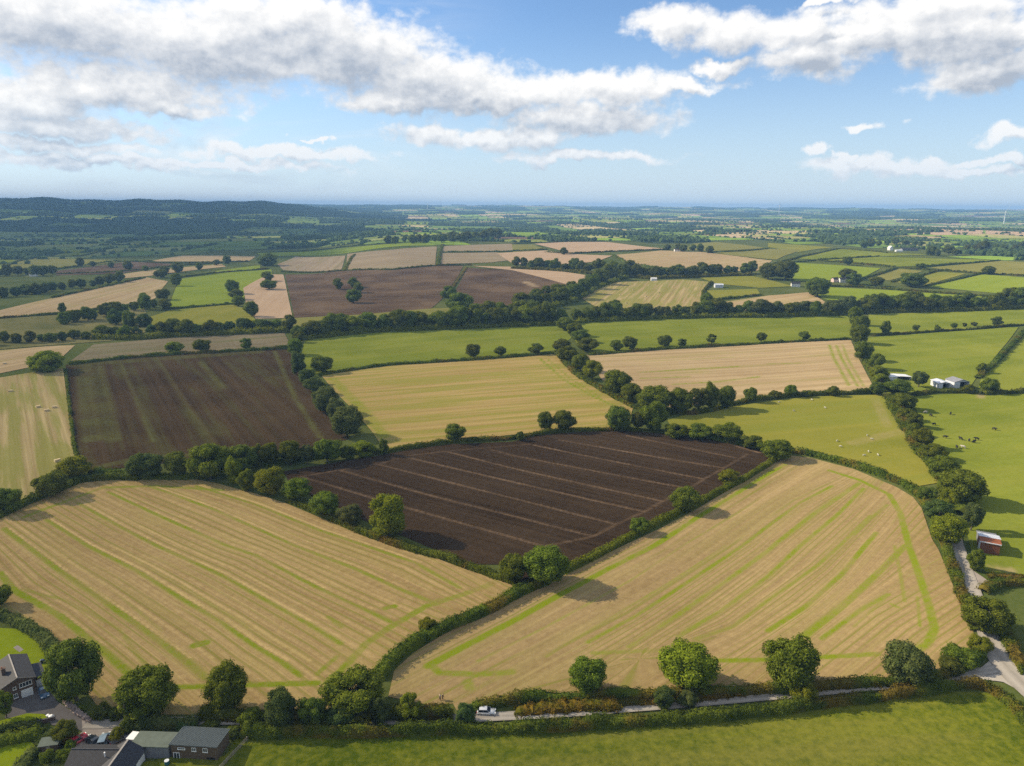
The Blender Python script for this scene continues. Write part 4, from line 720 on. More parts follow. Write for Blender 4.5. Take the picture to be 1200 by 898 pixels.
belt('across the valley beyond the brown field', 'valley trees beyond the brown field', [(92, 314), (110, 312), (160, 318), (200, 322), (222, 318), (250, 312), (270, 310)], 18, (6, 11), ('dark', 'mid'), seed=15)
belt('on the skyline of the middle ground woods', 'middle ground woods', [(455, 286), (480, 285), (500, 284), (520, 284), (545, 283), (560, 282), (585, 280)], 9, (7, 12), ('dark', 'mid'), seed=16)
belt('beyond the cottages on the right rise', 'trees on the right rise', [(1088, 300), (1105, 300), (1120, 299), (1140, 297), (1160, 296), (1185, 294), (1210, 293)], 11, (7, 13), ('dark', 'dark', 'olive'), seed=17)
belt('round the far sheds', 'trees round the far sheds', [(783, 294), (795, 294), (812, 295), (822, 296), (830, 297)], 9, (6, 10), ('dark', 'mid'), seed=18)
belt('behind the white hilltop farm', 'trees behind the hilltop farm', [(1012, 291), (1025, 290), (1035, 289), (1052, 288), (1066, 288), (1080, 288)], 9, (5, 9), ('dark', 'mid'), seed=19)
print('trees', NTREE[0])
# ---- hedges
def hedge(label, line, h=2.2, w=2.4, col='mid', group=None, name='hedge', wob=.42, dens=1., step=None):
    L = at(line); dep = float(np.median(proj(L)[1])); st = step or max(.7, dep/FPX*1.6); S = resample(L[:, :2], st)
    rng = np.random.default_rng(abs(hash(str(line))) % 2**31 if False else int(sum(p[0]*3+p[1]*7 for p in line)) % 99991)
    t = np.gradient(S, axis=0); t /= np.linalg.norm(t, axis=1)[:, None]+1e-9; nr = np.column_stack([-t[:, 1], t[:, 0]]); n = len(S); K = 7
    def wob1(sc):
        k = max(2, int(n*st/sc)+2); return np.interp(np.arange(n)*st/sc, np.arange(k), rng.uniform(-1, 1, k))
    hh = h*(1+wob*wob1(4)*.7+wob*wob1(11)*.6); ww = w*(1+wob*.6*wob1(5)); side = wob*w*.25*wob1(7)
    hh[0] *= .6; hh[-1] *= .6; ang = np.linspace(0, math.pi, K); prof = np.stack([np.sign(np.cos(ang))*np.abs(np.cos(ang))**.6*.5, np.sin(ang)**.55], 1); prof[[0, -1], 1] = -.12
    def surf(i, a_off, a_z):  # arrays
        return np.column_stack([S[i]+nr[i]*(a_off*ww[i]+side[i])[:, None], H(S[i, 0], S[i, 1])+a_z*hh[i]])
    I = np.repeat(np.arange(n), K); V = surf(I, np.tile(prof[:, 0], n)*.88, np.tile(prof[:, 1], n)*.9); V += rng.normal(0, .05*w, V.shape)
    b = (np.arange(n-1)[:, None]*K+np.arange(K-1)[None]).ravel(); F = np.stack([b, b+1, b+K+1, b+K], 1)
    ls = max(.30, dep/FPX*1.25); length = (n-1)*st; m = int(length*(w+2*h)/(ls*ls)*1.25*dens); m = min(m, 60000)
    i = rng.integers(0, n, m); a = rng.uniform(.03, math.pi-.03, m); co = np.sign(np.cos(a))*np.abs(np.cos(a))**.6; si = np.sin(a)**.55
    P = surf(i, co*.5, si); P[:, :2] += t[i]*rng.uniform(-.5, .5, m)[:, None]*st; clump = .12*w*np.sin(P[:, 0]*2.1+P[:, 2])*np.sin(P[:, 1]*1.9)
    Nn = np.column_stack([nr[i]*co[:, None], si*.9+.1]); P += Nn*(clump+rng.normal(0, .16, m))[:, None]
    V2, F2 = leaf_quads(P, Nn, ls*rng.uniform(.7, 1.4, m), rng, .5)
    me = np_mesh(name, np.vstack([V, V2]), np.vstack([F, F2+len(V)])); o = add(name, me, HMAT[col])
    return tag(o, label, 'hedge', group)
HG = 'hedges between the fields'
hedge('dense hedge on the meadow side of the lane', [(283, 862), (300, 864), (400, 862), (520, 860), (600, 858), (700, 851), (800, 847), (900, 836), (1000, 823), (1060, 816), (1115, 806), (1158, 803), (1184, 822), (1202, 850), (1220, 890)], 2.5, 2.4, 'mid', HG)
hedge('tall hedge between lane and golden stubble', [(235, 842), (280, 842), (330, 848), (380, 846), (430, 842), (480, 842), (531, 842)], 2.8, 3.0, 'mid', HG)
hedge('hedge behind the white car along the stubble', [(552, 835), (575, 826), (600, 822), (660, 820), (720, 819), (760, 817), (850, 813), (900, 813), (960, 808), (1000, 805), (1030, 804), (1090, 799), (1122, 790), (1147, 776), (1152, 757)], 2.2, 2.6, 'mid', HG)
hedge('golden-brown bracken bank beside the lane', [(604, 835), (640, 834), (690, 830), (725, 827)], 1.5, 4.0, 'gold', None, 'bracken_bank', .4)
hedge('brown scrubby bank under the round lane trees', [(715, 826), (760, 824), (820, 818), (870, 815)], 1.1, 3.0, 'olive', None, 'bracken_bank', .4)
hedge('thick curving hedge between the two stubble fields', [(444, 797), (450, 782), (470, 766), (500, 748), (540, 731), (590, 709), (615, 692), (640, 684)], 2.6, 3.4, 'mid', HG, wob=.2)
hedge('clipped hedge right of the dark ploughed field', [(660, 672), (700, 652), (740, 630), (775, 612), (830, 585), (880, 559), (908, 540)], 2.2, 2.4, 'light', HG, wob=.2)
hedge('low hedge left of the dark ploughed field', [(340, 588), (380, 606), (420, 624), (470, 642), (520, 655), (560, 669), (604, 684)], 2.0, 2.6, 'mid', HG)
hedge('hedge along the top of the dark field', [(437, 533), (475, 526), (525, 519), (600, 515), (640, 508), (700, 505), (745, 505), (780, 508)], 1.8, 2.6, 'mid', HG)
hedge('broad bramble hedge below the sheep pasture', [(780, 506), (820, 511), (860, 519), (900, 527)], 2.4, 5., 'mid', HG)
hedge('hedge curving over the fan-shaped stubble', [(905, 533), (930, 529), (950, 533), (1000, 547), (1040, 561), (1066, 572), (1084, 586), (1094, 605), (1102, 632)], 2.6, 4.2, 'mid', HG)
hedge('hedge between stubble and upper lane', [(1105, 636), (1112, 656), (1122, 682), (1131, 708), (1143, 740)], 2.0, 3.2, 'mid', HG)
hedge('dark hedge at the upper left stubble edge', [(-40, 622), (0, 606), (30, 592), (65, 577), (95, 563), (120, 561), (165, 562)], 2.6, 4.0, 'dark', HG)
hedge('thin gappy hedge between striped stubble and brown field', [(77, 434), (82, 482), (87, 527), (95, 548)], 1.2, 1.3, 'mid', HG, wob=.6)
hedge('dark hedge along the top of the brown field', [(80, 428), (150, 420), (220, 415), (300, 411), (338, 409)], 2.2, 2.8, 'dark', HG)
hedge('dark hedge at the bottom of the brown field', [(105, 556), (150, 560), (230, 562), (300, 548), (360, 538), (400, 530), (440, 527)], 2.4, 4.0, 'dark', HG)
hedge('dark hedge under the left bright pasture', [(375, 441), (390, 438), (450, 429), (565, 422), (652, 415)], 2.3, 2.4, 'dark', HG)
hedge('dark hedge under the right bright pasture', [(690, 417), (775, 410), (900, 403), (997, 398)], 2.3, 2.4, 'dark', HG)
hedge('dark hedge above the sheep pasture', [(850, 476), (880, 470), (920, 466), (960, 463), (1022, 461)], 2.6, 3.5, 'dark', HG)
hedge('leafy undergrowth beneath the sheep and cattle hedgerow', [(1042, 466), (1055, 488), (1070, 512), (1086, 536), (1102, 558), (1116, 580), (1122, 604)], 2.6, 8., 'mid', HG, wob=.45)
hedge('hedge in front of the white sheds', [(1072, 464), (1090, 460), (1130, 461), (1146, 461)], 2.2, 3.4, 'dark', HG)
hedge('dark hedge right of the white sheds', [(1152, 463), (1200, 461), (1270, 460)], 3.0, 3.6, 'dark', HG)
hedge('hedge above the green paddock', [(1022, 394), (1100, 389), (1194, 382), (1230, 379)], 2.1, 2.6, 'dark', HG)
hedge('diagonal hedge right of the green paddock', [(1146, 444), (1166, 426), (1186, 405), (1203, 386)], 2.6, 3.6, 'dark', HG)
hedge('low growth under the corner clump', [(652, 414), (672, 437), (700, 455), (730, 472), (760, 484), (815, 486), (850, 478)], 2.4, 4.5, 'mid', HG)
hedge('hedge base of the paddock column', [(1000, 375), (1003, 396), (1012, 420), (1026, 442), (1042, 460)], 2.6, 5., 'mid', HG)
hedge('undergrowth beneath the bushy brown field hedge', [(345, 410), (350, 432), (372, 457), (395, 483), (412, 508)], 2.2, 5., 'mid', HG)
hedge('hedge above the purple-brown field', [(330, 319), (400, 318), (460, 317), (510, 312), (552, 311)], 2.4, 3., 'dark', HG)
hedge('scrubby strip between the purple-brown fields', [(518, 350), (530, 338), (540, 324), (547, 314)], 1.4, 3.4, 'olive', HG, wob=.5)
hedge('leafy hedge between grey-brown fallow fields', [(404, 318), (408, 310), (411, 304), (416, 299)], 2.5, 5., 'light', HG)
hedge('leafy hedge right of the wider fallow field', [(514, 312), (515, 302), (517, 292), (519, 287)], 3., 6., 'mid', HG)
FHG = 'far hedges on the rise'
for lab, ln_ in (('long hedge below the vivid right field', [(968, 336), (1010, 337), (1060, 341), (1110, 345), (1152, 348), (1240, 350)]), ('first slanting hedge on the right rise', [(1008, 328), (1030, 322), (1051, 315)]), ('middle slanting hedge on the right rise', [(1045, 331), (1075, 325), (1100, 318)]), ('last slanting hedge on the right rise', [(1085, 336), (1120, 328), (1152, 321)]),
  ('curving hedge above the vivid green field', [(905, 310), (930, 304), (960, 297), (985, 292), (1040, 297)]), ('hedge under the hilltop wedge field', [(957, 306), (1000, 309), (1050, 314), (1120, 319), (1205, 324)]), ('hedge across the upper right rise', [(1085, 313), (1120, 310), (1172, 306)]), ('thin hedge below the dark green field', [(930, 308), (980, 304), (1030, 301)]),
  ('hedge below the olive far field', [(830, 297), (870, 295), (900, 292)]), ('hedge at the foot of the pink stubble', [(640, 296), (668, 298), (720, 295), (782, 293)]), ('hedge over the pink stubble', [(600, 286), (660, 284), (710, 283)]), ('hedge below the far grey strip', [(518, 296), (560, 296), (600, 295), (640, 293)]), ('hedge along the golden far field', [(718, 300), (735, 309), (775, 315), (830, 318)]),
  ('hedge around the tiny yellow paddocks', [(824, 353), (860, 350), (892, 346)]), ('hedge beside the bale field right edge', [(834, 331), (824, 342), (823, 356)]), ('hedge between brilliant and rough fields', [(195, 363), (235, 360), (272, 357)]), ('hedge through the brilliant green field top', [(207, 326), (260, 320), (315, 316)]), ('hedge below the pink-tan field', [(-30, 376), (25, 372), (65, 369), (100, 366), (162, 357)]),
  ('hedge above the pink-tan field', [(60, 350), (120, 337), (170, 326)]), ('hedge below the brown valley field', [(65, 322), (140, 319), (206, 312), (265, 308)]), ('hedge above the brown valley field', [(66, 316), (130, 307), (180, 307)]), ('hedge along the far tan fields', [(170, 308), (215, 309), (292, 307)]), ('hedge between dull green valley fields', [(30, 301), (95, 301), (120, 295)]), ('hedge left of the dull green fields', [(5, 313), (22, 306), (40, 298)]), ('hedge above the thin yellow-green strip', [(300, 297), (400, 290), (500, 285)])):
    hedge(lab, ln_, 2.6, 3.6, 'dark', FHG, step=5)
UG = 'undergrowth below the tree belts'
for lab, ln_ in (('undergrowth filling the long wood strip', [(350, 399), (400, 393), (450, 389), (525, 386), (600, 383), (656, 381)]), ('undergrowth filling the right wood strip', [(676, 379), (700, 377), (775, 374), (850, 372), (900, 372), (992, 369)]), ('undergrowth filling the belt above the green strip', [(1012, 368), (1060, 366), (1120, 365), (1225, 361)]),
  ('undergrowth of the dark wood by the bale field', [(604, 368), (640, 362), (668, 355), (684, 347), (700, 337), (740, 323)]), ('undergrowth of the belt below the tan field', [(600, 315), (640, 317), (690, 321), (760, 327), (880, 323)]), ('undergrowth of the thicket under the rough field', [(110, 397), (160, 398), (200, 395), (250, 393), (338, 389)])):
    hedge(lab, ln_, 4.2, 10, 'light', UG, 'undergrowth', .4)
HH = 'hedges round the houses'
hedge('glossy ivy hedge between slate house lawn and stubble', [(-30, 718), (0, 722), (30, 735), (52, 752), (68, 770), (74, 790)], 2.6, 3.4, 'blue', HH, wob=.4)
hedge('laurel hedge below the oval lawn', [(-20, 866), (0, 861), (26, 853), (50, 850)], 1.9, 2.2, 'blue', HH)
hedge('clipped flat hedge above the corner lawn', [(-20, 878), (0, 873), (26, 867), (50, 862)], 2.0, 3.2, 'mid', HH, wob=.1)
hedge('diagonal hedge down the corner lawn', [(64, 864), (52, 872), (42, 882), (28, 897), (18, 912)], 2.0, 2.6, 'blue', HH)
hedge('leafy hedge behind the flat green roof', [(160, 858), (180, 857), (205, 855), (232, 853)], 3.0, 2.4, 'blue', HH, wob=.4)
hedge('hedge east of the upper lane junction', [(1150, 694), (1166, 687), (1185, 684), (1215, 686)], 2.0, 3., 'mid', HH)
hedge('short hedge under the hut paddock', [(1158, 677), (1180, 679), (1215, 681)], 1.4, 1.8, 'olive', HH)
hedge('hedge down the right side of the junction', [(1176, 742), (1190, 770), (1206, 793)], 1.8, 3.4, 'mid', HH)
row('by the cars in the gravel yard', 'shrubs by the yard', [((63, 841, 92, 873), 'dark', 'bush'), ((66, 848, 90, 872), 'gold', 'bush', 'bright'), ((76, 866, 90, 882), 'mid', 'bush'), ((48, 876, 66, 896), 'mid', 'bush'), ((66, 876, 84, 894), 'mid', 'bush', 'small'), ((130, 851, 146, 871), 'light', 'bush', 'lime'), ((142, 838, 160, 862), 'dark', 'bush')], name='tree')
row('in front of the slate house', None, [((-4, 808, 20, 845), 'mid', 'airy', 'young')])
row('behind the brown building', 'shrubs behind the brown building', [((206, 841, 232, 860), 'blue', 'bush'), ((236, 846, 258, 858), 'mid', 'bush'), ((264, 850, 284, 866), 'olive', 'bush')])
row('under the massive tree', 'shrubs under the massive tree', [((108, 824, 132, 844), 'dark', 'bush'), ((128, 828, 144, 846), 'dark', 'bush'), ((90, 826, 102, 834), 'light', 'bush')])
# ------------------------------------------------------------------ buildings
M_brick = plain('dark_brick', (.115, .075, .055), .9, var=.4, scale=2.5); M_slate = plain('slate', (.036, .035, .038), .75, var=.35, scale=1.6, course=.11); M_slate2 = plain('dark_slate', (.042, .042, .048), .7, var=.35, scale=1.6, course=.14)
M_white = plain('white_paint', (.78, .78, .76), .5, var=.05); M_glass = plain('window_glass', (.025, .032, .04), .15, spec=.45, var=.1); M_ridge = plain('ridge_tile', (.30, .27, .24), .8)
M_felt = plain('green_felt', (.105, .125, .10), .95, var=.2, scale=.8); M_render = plain('grey_render', (.17, .17, .18), .9, var=.15); M_timber = plain('brown_boards', (.12, .085, .055), .85, var=.3, scale=2)
M_ribbed = plain('ribbed_sheet', (.11, .13, .13), .6, var=.12); M_wood = plain('weathered_wood', (.30, .25, .19), .9, var=.2, scale=3); M_rust = plain('rusty_iron', (.30, .10, .04), .8, var=.4, scale=1.2); M_redb = plain('red_boards', (.19, .07, .035), .85, var=.35, scale=1.6)
M_tin = plain('pale_tin', (.60, .62, .66), .45, var=.12, scale=.7); M_grey = plain('grey_tin', (.25, .25, .27), .6, var=.2, scale=.7); M_dark = plain('painted_dark_inside', (.02, .02, .02), .9); M_rend_w = plain('white_render', (.74, .72, .67), .85, var=.08); M_pinkr = plain('pink_render', (.60, .45, .42), .85, var=.08)  # M_dark: near-black colour standing in for the shade inside openings
M_stone = plain('rubble_stone', (.30, .235, .20), .95, var=.35, scale=2); M_black = plain('black_rubber', (.02, .02, .022), .8); M_steel = plain('alloy', (.5, .5, .52), .35, metal=.8)
def gable_walls(mb, x0, x1, y0, y1, ze, zr):
    """walls of a gabled house, ridge along y"""
    xm = (x0+x1)/2; mb.poly([(x0, y0, 0), (x1, y0, 0), (x1, y0, ze), (xm, y0, zr), (x0, y0, ze)], (0, y1-y0, 0)); return mb
def gable_roof(mb, x0, x1, y0, y1, ze, zr, over=.35, th=.14):
    xm = (x0+x1)/2; k = (zr-ze)/(xm-x0)
    for s, xe in ((-1, x0), (1, x1)):
        mb.poly([(xm, y0-over, zr+.03), (xe+s*over, y0-over, ze-k*over+.03), (xe+s*over, y1+over, ze-k*over+.03), (xm, y1+over, zr+.03)], (0, 0, th))
    return mb
def window(parent, x0, x1, z0, z1, y, name='window', axis='y', s=-1, bars=1, frame=None, pane=None):
    """a framed window standing just proud of a wall: frame with bars, glass set behind"""
    f = MB(); t = .09
    def bx(mb, a0, a1, b0, b1, d0, d1):
        d0, d1 = min(y+s*d0, y+s*d1), max(y+s*d0, y+s*d1)
        (mb.box(a0, a1, d0, d1, b0, b1) if axis == 'y' else mb.box(d0, d1, a0, a1, b0, b1))
    bx(f, x0, x1, z1-t, z1, .002, .08); bx(f, x0-.06, x1+.06, z0-.06, z0+t, .002, .11); bx(f, x0, x0+t, z0+t, z1-t, .002, .08); bx(f, x1-t, x1, z0+t, z1-t, .002, .08)
    for i in range(bars): xm = x0+(x1-x0)*(i+1)/(bars+1); bx(f, xm-.035, xm+.035, z0+t, z1-t, .002, .07)
    w = f.build(name, frame or M_white, parent); g = MB(); bx(g, x0+t, x1-t, z0+t, z1-t, .004, .035); g.build('pane', pane or M_glass, w); return w
# slate house, gable to the drive
hc = Vector((-111.3, 139.3)); hz = float(H(hc.x, hc.y))-.05
t = thing('slate_house', 'two-storey slate-roofed house with white garage door beside the grey driveway', 'house', (hc.x, hc.y, hz), R(42.4))
gable_walls(MB(), -3.1, 3.1, 0, 10.8, 4.5, 5.75).build('wall', M_brick, t)
rf = gable_roof(MB(), -3.1, 3.1, 0, 10.8, 4.5, 5.75, .4).build('roof', M_slate, t)
mb = MB(); mb.box(-.13, .13, -.42, 11.2, 5.87, 6.0); mb.build('ridge_tiles', M_ridge, rf)
mb = MB(); mb.box(-2.3, -1.5, 4.2, 5.0, 4.6, 6.5); mb.box(-2.4, -1.4, 4.1, 5.1, 6.5, 6.62); ch = mb.build('chimney', M_brick, rf)
mb = MB(); mb.cyl((-2.1, 4.6, 6.8), (0, 0, 1), .12, .4, 10); mb.build('chimney_pot', M_rust, ch)
mb = MB()
for s in (-1, 1): mb.poly([(0, -.44, 5.76), (s*3.5, -.44, 4.35), (s*3.5, -.44, 4.53), (0, -.44, 5.95)], (0, .035, 0))
mb.build('bargeboard', M_ridge, t)
gd = MB().box(.25, 2.5, -.06, -.003, .02, 2.15, .015).build('garage_door', M_white, t); mb = MB()
for i in range(1, 6): mb.box(.32, 2.43, -.075, -.055, .02+i*.35-.02, .02+i*.35+.02)
mb.build('door_rib', M_tin, gd)
window(t, .15, 2.55, 2.9, 4.05, 0, bars=3); window(t, -1.1, -.45, 2.95, 3.65, 0, bars=0); window(t, -1.2, -.35, .8, 1.9, 0, bars=1)
mb = MB(); mb.box(3.12, 5.3, 2.2, 8.2, 0, 2.5); ex = mb.build('annex', M_brick, t)
mb = MB(); mb.poly([(3.12, 1.9, 2.95), (5.6, 1.9, 2.5), (5.6, 8.5, 2.5), (3.12, 8.5, 2.95)], (0, 0, .12)); mb.build('annex_roof', M_slate2, ex)
MB().box(3.5, 4.9, 2.12, 2.198, .02, 2.05, .01).build('door', M_tin, ex)
mb = MB(); gable_walls(mb, -7.2, -3.3, 3.2, 8.2, 2.7, 3.5); lw = mb.build('side_wing', M_brick, t); gable_roof(MB(), -7.2, -3.3, 3.2, 8.2, 2.7, 3.5, .3).build('wing_roof', M_slate, lw)
# bungalow with a wing, brown building, flat roof, canopy
t = thing('bungalow', 'grey slate bungalow with a gabled wing and small white roof flue', 'house', (-77.4, 119.6, -.05))
mb = MB(); mb.poly([(-9.6, -3.2, 0), (-9.6, 3.2, 0), (-9.6, 3.2, 2.5), (-9.6, 0, 4.3), (-9.6, -3.2, 2.5)], (9.6, 0, 0)); mb.build('wall', M_rend_w, t)
mb = MB()
for s in (-1, 1): mb.poly([(-9.9, 0, 4.33), (-9.9, s*3.55, 2.34), (-.05, s*3.55, 2.34), (-.05, 0, 4.33)], (0, 0, .13))
rf = mb.build('roof', M_slate, t); mb = MB(); mb.cyl((-2.6, -1.2, 4.1), (0, 0, 1), .09, 1.1, 10); mb.cyl((-2.6, -1.2, 4.7), (0, 0, 1), .15, .12, 10); mb.build('flue', M_white, rf)
mb = MB(); mb.box(-9.9, -.1, -.12, .12, 4.44, 4.55); mb.build('ridge_tiles', M_slate2, rf)
gw = gable_walls(MB(), -3.1, 3.2, -8.5, 2.2, 2.45, 4.35); wg = gw.build('wing', M_rend_w, t); wr = gable_roof(MB(), -3.1, 3.2, -8.5, 2.2, 2.45, 4.4, .35).build('wing_roof', M_slate2, wg)
mb = MB(); mb.box(-.10, .24, -8.8, 2.5, 4.5, 4.62); mb.build('ridge_tiles', M_ridge, wg)
window(wg, -5.5, -3.6, .9, 2.1, 3.2, axis='x', s=1, bars=1); window(wg, -2.2, -1.0, .9, 2.1, 3.2, axis='x', s=1, bars=1)
t = thing('flat_roof_annex', 'flat green-felt roofed annex joining bungalow and brown building', 'annex', (-73.3, 124.2, -.05), R(-2))
MB().box(-3.9, 4.0, -2.0, 2.0, 0, 2.75).build('wall', M_render, t); MB().box(-4.1, 4.05, -2.2, 2.2, 2.752, 2.95, .03).build('roof', M_felt, t)
t = thing('porch_canopy', 'small white flat canopy on posts beside the green felt roof', 'canopy', (-78.3, 125.7, -.05), R(-8))
MB().box(-1.0, 1.0, -1.15, 1.15, 2.4, 2.5, .02).build('roof', M_white, t)
for x in (-.85, .85):
    for y in (-1., 1.): MB().box(x-.06, x+.06, y-.06, y+.06, 0, 2.398).build('post', M_white, t)
t = thing('brown_building', 'brown timber-clad building with ribbed grey roof and small white windows', 'building', (-64.1, 121.9, -.05), R(-4))
mb = MB(); mb.poly([(-4.8, 0, 0), (-4.8, 5.3, 0), (-4.8, 5.3, 3.0), (-4.8, 0, 3.45)], (9.6, 0, 0)); w = mb.build('wall', M_timber, t)
mb = MB()
for i in range(48): mb.box(-4.78+i*.2, -4.70+i*.2, -.02, .002, .1, 3.35)
mb.build('cladding', M_timber, w)
mb = MB(); mb.poly([(-5.1, -.35, 3.5), (5.1, -.35, 3.5), (5.1, 5.6, 3.0), (-5.1, 5.6, 3.0)], (0, 0, .07))
for i in range(34): x = -5.0+i*.303; mb.poly([(x-.06, -.35, 3.571), (x+.06, -.35, 3.571), (x+.06, 5.6, 3.071), (x-.06, 5.6, 3.071)], (0, 0, .10))
mb.build('roof', M_ribbed, t)
window(t, -3.4, -1.8, 2.35, 2.8, -.022, bars=0); window(t, -.4, .5, 2.1, 2.95, -.022); window(t, 1.9, 2.9, 2.0, 3.0, -.022); window(t, -4.4, -3.1, .15, 1.55, -.022, name='french_window')
MB().box(2.5, 4.3, -.03, .3, .1, .8).build('painted_opening', M_dark, t); MB().box(-4.7, 5.0, -1.0, -.05, -.1, .06).build('paved_edge', M_rend_w, t)  # solid near-black box painted for the darkness of an opening
# garden shed, wall, stones, fence, pole, bin
q = at([(60, 879)])[0]; t = thing('garden_shed', 'small grey garden shed half buried in shrubs near the corner lawn', 'shed', q, R(12))
MB().box(-1.7, 1.7, -1, 1, 0, 1.9).build('wall', M_timber, t); mb = MB(); mb.poly([(-1.9, -1.2, 1.93), (1.9, -1.2, 1.93), (1.9, 1.2, 2.25), (-1.9, 1.2, 2.25)], (0, 0, .08)); mb.build('roof', M_felt, t); MB().box(-.4, .4, -1.05, -1.003, .05, 1.75).build('door', M_wood, t)
def rubble(label, line, w, h, seed, n):
    L = resample(at(line)[:, :2], .3); rr = random.Random(seed); bm = bmesh.new()
    for i in range(n):
        p = L[rr.randrange(len(L))]; s = rr.uniform(.22, .5)
        mt = Matrix.Translation((p[0]+rr.uniform(-w, w)/2, p[1]+rr.uniform(-w, w)/2, float(H(*p))+rr.uniform(.05, h))) @ Matrix.Rotation(rr.uniform(0, 3), 4, Vector((rr.random(), rr.random(), 1))) @ Matrix.Diagonal((s, s*.75, s*.55, 1))
        bmesh.ops.create_icosphere(bm, subdivisions=1, radius=1, matrix=mt)
    me = bpy.data.meshes.new('stone_wall'); bm.to_mesh(me); bm.free(); return tag(add('stone_wall', me, M_stone), label, 'wall')
rubble('low rough rubble stone wall curving along the driveway', [(77, 824), (84, 831), (93, 838), (105, 847)], .9, 1.0, 3, 260)
q = at([(55, 847)])[0]; MBb = MB()
for i in range(5): MBb.box(-1.6, 1.6, -.17, .17, i*.2, i*.2+.19, .02)
t = thing('brick_wall', 'short dark brick wall at the tip of the oval lawn', 'wall', q, R(25)); MBb.build('coursed_brick', M_brick, t); MB().box(-1.7, 1.7, -.22, .22, 1.002, 1.08, .02).build('coping', M_slate2, t)
for i, (px, py, s) in enumerate(((60.5, 841, .55), (59, 844, .6), (56.5, 839.5, .4))):
    q = at([(px, py)])[0]; bm = bmesh.new(); bmesh.ops.create_icosphere(bm, subdivisions=3, radius=s, matrix=Matrix.Diagonal((1.15, .85, .75, 1))); rr = random.Random(i)
    for v in bm.verts: v.co *= 1+.1*math.sin(v.co.x*9+i)*math.cos(v.co.y*8+i*2)
    me = bpy.data.meshes.new('boulder'); bm.to_mesh(me); bm.free(); o = add('white_boulder', me, M_white, loc=(q[0], q[1], q[2]+s*.5))
    tag(o, ('whitewashed boulder on the drive edge, the middle of three', 'whitewashed boulder by the drive, the largest and nearest of three', 'whitewashed boulder by the lawn tip, the smallest of three')[i], 'stone', 'white boulders by the drive')
L = resample(at([(258, 903), (264, 896), (280, 879), (297, 861)])[:, :2], 1.8); t = thing('wooden_fence', 'pale wooden post and rail fence between shaded lawn and meadow', 'fence', (0, 0, 0))
for p in L: z = float(H(*p)); MB().box(p[0]-.06, p[0]+.06, p[1]-.06, p[1]+.06, z-.1, z+1.2).build('post', M_wood, t)
for zz in (.35, .7, 1.05): MB().tube([(p[0], p[1], float(H(*p))+zz) for p in L], .06, 4).build('rail', M_wood, t)
def pole(px, py, h, label):
    q = at([(px, py)])[0]; t = thing('utility_pole', label, 'pole', q, .4, 'utility poles'); MB().tube([(0, 0, -.2), (0, 0, h)], [.14, .09], 8).build('post', M_wood, t); MB().box(-.8, .8, -.06, .06, h-.6, h-.48).build('crossarm', M_wood, t)
    for x in (-.7, 0, .7): MB().cyl((x, 0, h-.38), (0, 0, 1), .06, .2, 8).build('insulator', M_white, t)
pole(149, 853, 7, 'thin utility pole by the lime shrub in the yard')
q = at([(196, 897)])[0]; t = thing('water_butt', 'dark teal water butt with pale lid beside the brown building', 'water butt', q); MB().tube([(0, 0, 0), (0, 0, .5), (0, 0, 1.1)], [.42, .5, .44], 16).build('barrel', plain('teal_plastic', (.02, .10, .12), .5), t); MB().cyl((0, 0, 1.14), (0, 0, 1), .47, .07, 16).build('lid', M_tin, t)
# rusty hut
t = thing('rusty_hut', 'rusty red hut with patchwork tin roof beside the upper lane', 'hut', (156.3, 212.0, .6), math.atan2(.885, .465)-math.pi/2)
mb = MB(); mb.box(-2.7, 2.7, .1, 7.6, 0, 3.7); w = mb.build('wall', M_redb, t); mb = MB()
for i in range(22): mb.box(-2.68+i*.245, -2.48+i*.245, 0, .098, .02, 4.0-.012*(i % 3))
mb.build('boarded_front', M_redb, t)
MB().box(-2.9, -2.705, .3, 3., 0, 3.6).build('white_side_panel', M_tin, t); MB().box(-2.95, 2.95, -.25, -.02, 3.98, 4.25, .02).build('fascia', M_tin, t)
def sheet(x0, x1, y0, y1, z0, z1, mat, name, par):
    mb = MB(); mb.poly([(x0, y0, z0), (x1, y0, z0), (x1, y1, z1), (x0, y1, z1)], (0, 0, .06)); n_ = int((x1-x0)/.25)
    for i in range(n_): x = x0+.12+i*.25; mb.poly([(x-.05, y0, z0+.061), (x+.05, y0, z0+.061), (x+.05, y1, z1+.061), (x-.05, y1, z1+.061)], (0, 0, .04))
    return mb.build(name, mat, par)
sheet(-3., 3., -.2, 3.4, 4.12, 4.5, M_rust, 'rusty_roof', t); sheet(-3.1, 3.1, 3.3, 7.9, 4.62, 4.0, M_tin, 'pale_roof', t)
mb = MB(); mb.box(-2.6, 2.6, 7.7, 12.2, 0, 2.6); mb.build('rear_wall', M_render, t); sheet(-2.9, 2.9, 7.75, 12.5, 3.0, 2.7, M_grey, 'rear_roof', t)
# white farm sheds
def shed(label, c, rz, w, d, h, wall, roof, front=True, rise=.9):
    t = thing('farm_shed', label, 'shed', (c[0], c[1], float(H(*c))-.1), rz, 'white farm sheds'); mb = MB(); mb.box(-w/2, w/2, d*.96, d, 0, h); mb.box(-w/2, -w/2+.25, 0, d*.96, 0, h); mb.box(w/2-.25, w/2, 0, d*.96, 0, h); mb.box(-w/2, -w*.12, -.0, .25, .0, h*.98) if front else None
    mb.build('wall', wall, t); gable_roof(MB(), -w/2, w/2, 0, d, h, h+rise, .4, .12).build('roof', roof, t)
    mb = MB(); mb.poly([(-w/2, .3, h), (w/2, .3, h), (0, .3, h+rise)], (0, .12, 0)); mb.build('gable_end', wall, t); MB().box(-w/2+.26, w/2-.26, d*.5, d*.5+.2, 0, h*.95).build('painted_shade_panel', M_dark, t); return t  # near-black panel halfway in paints the shade inside the shed
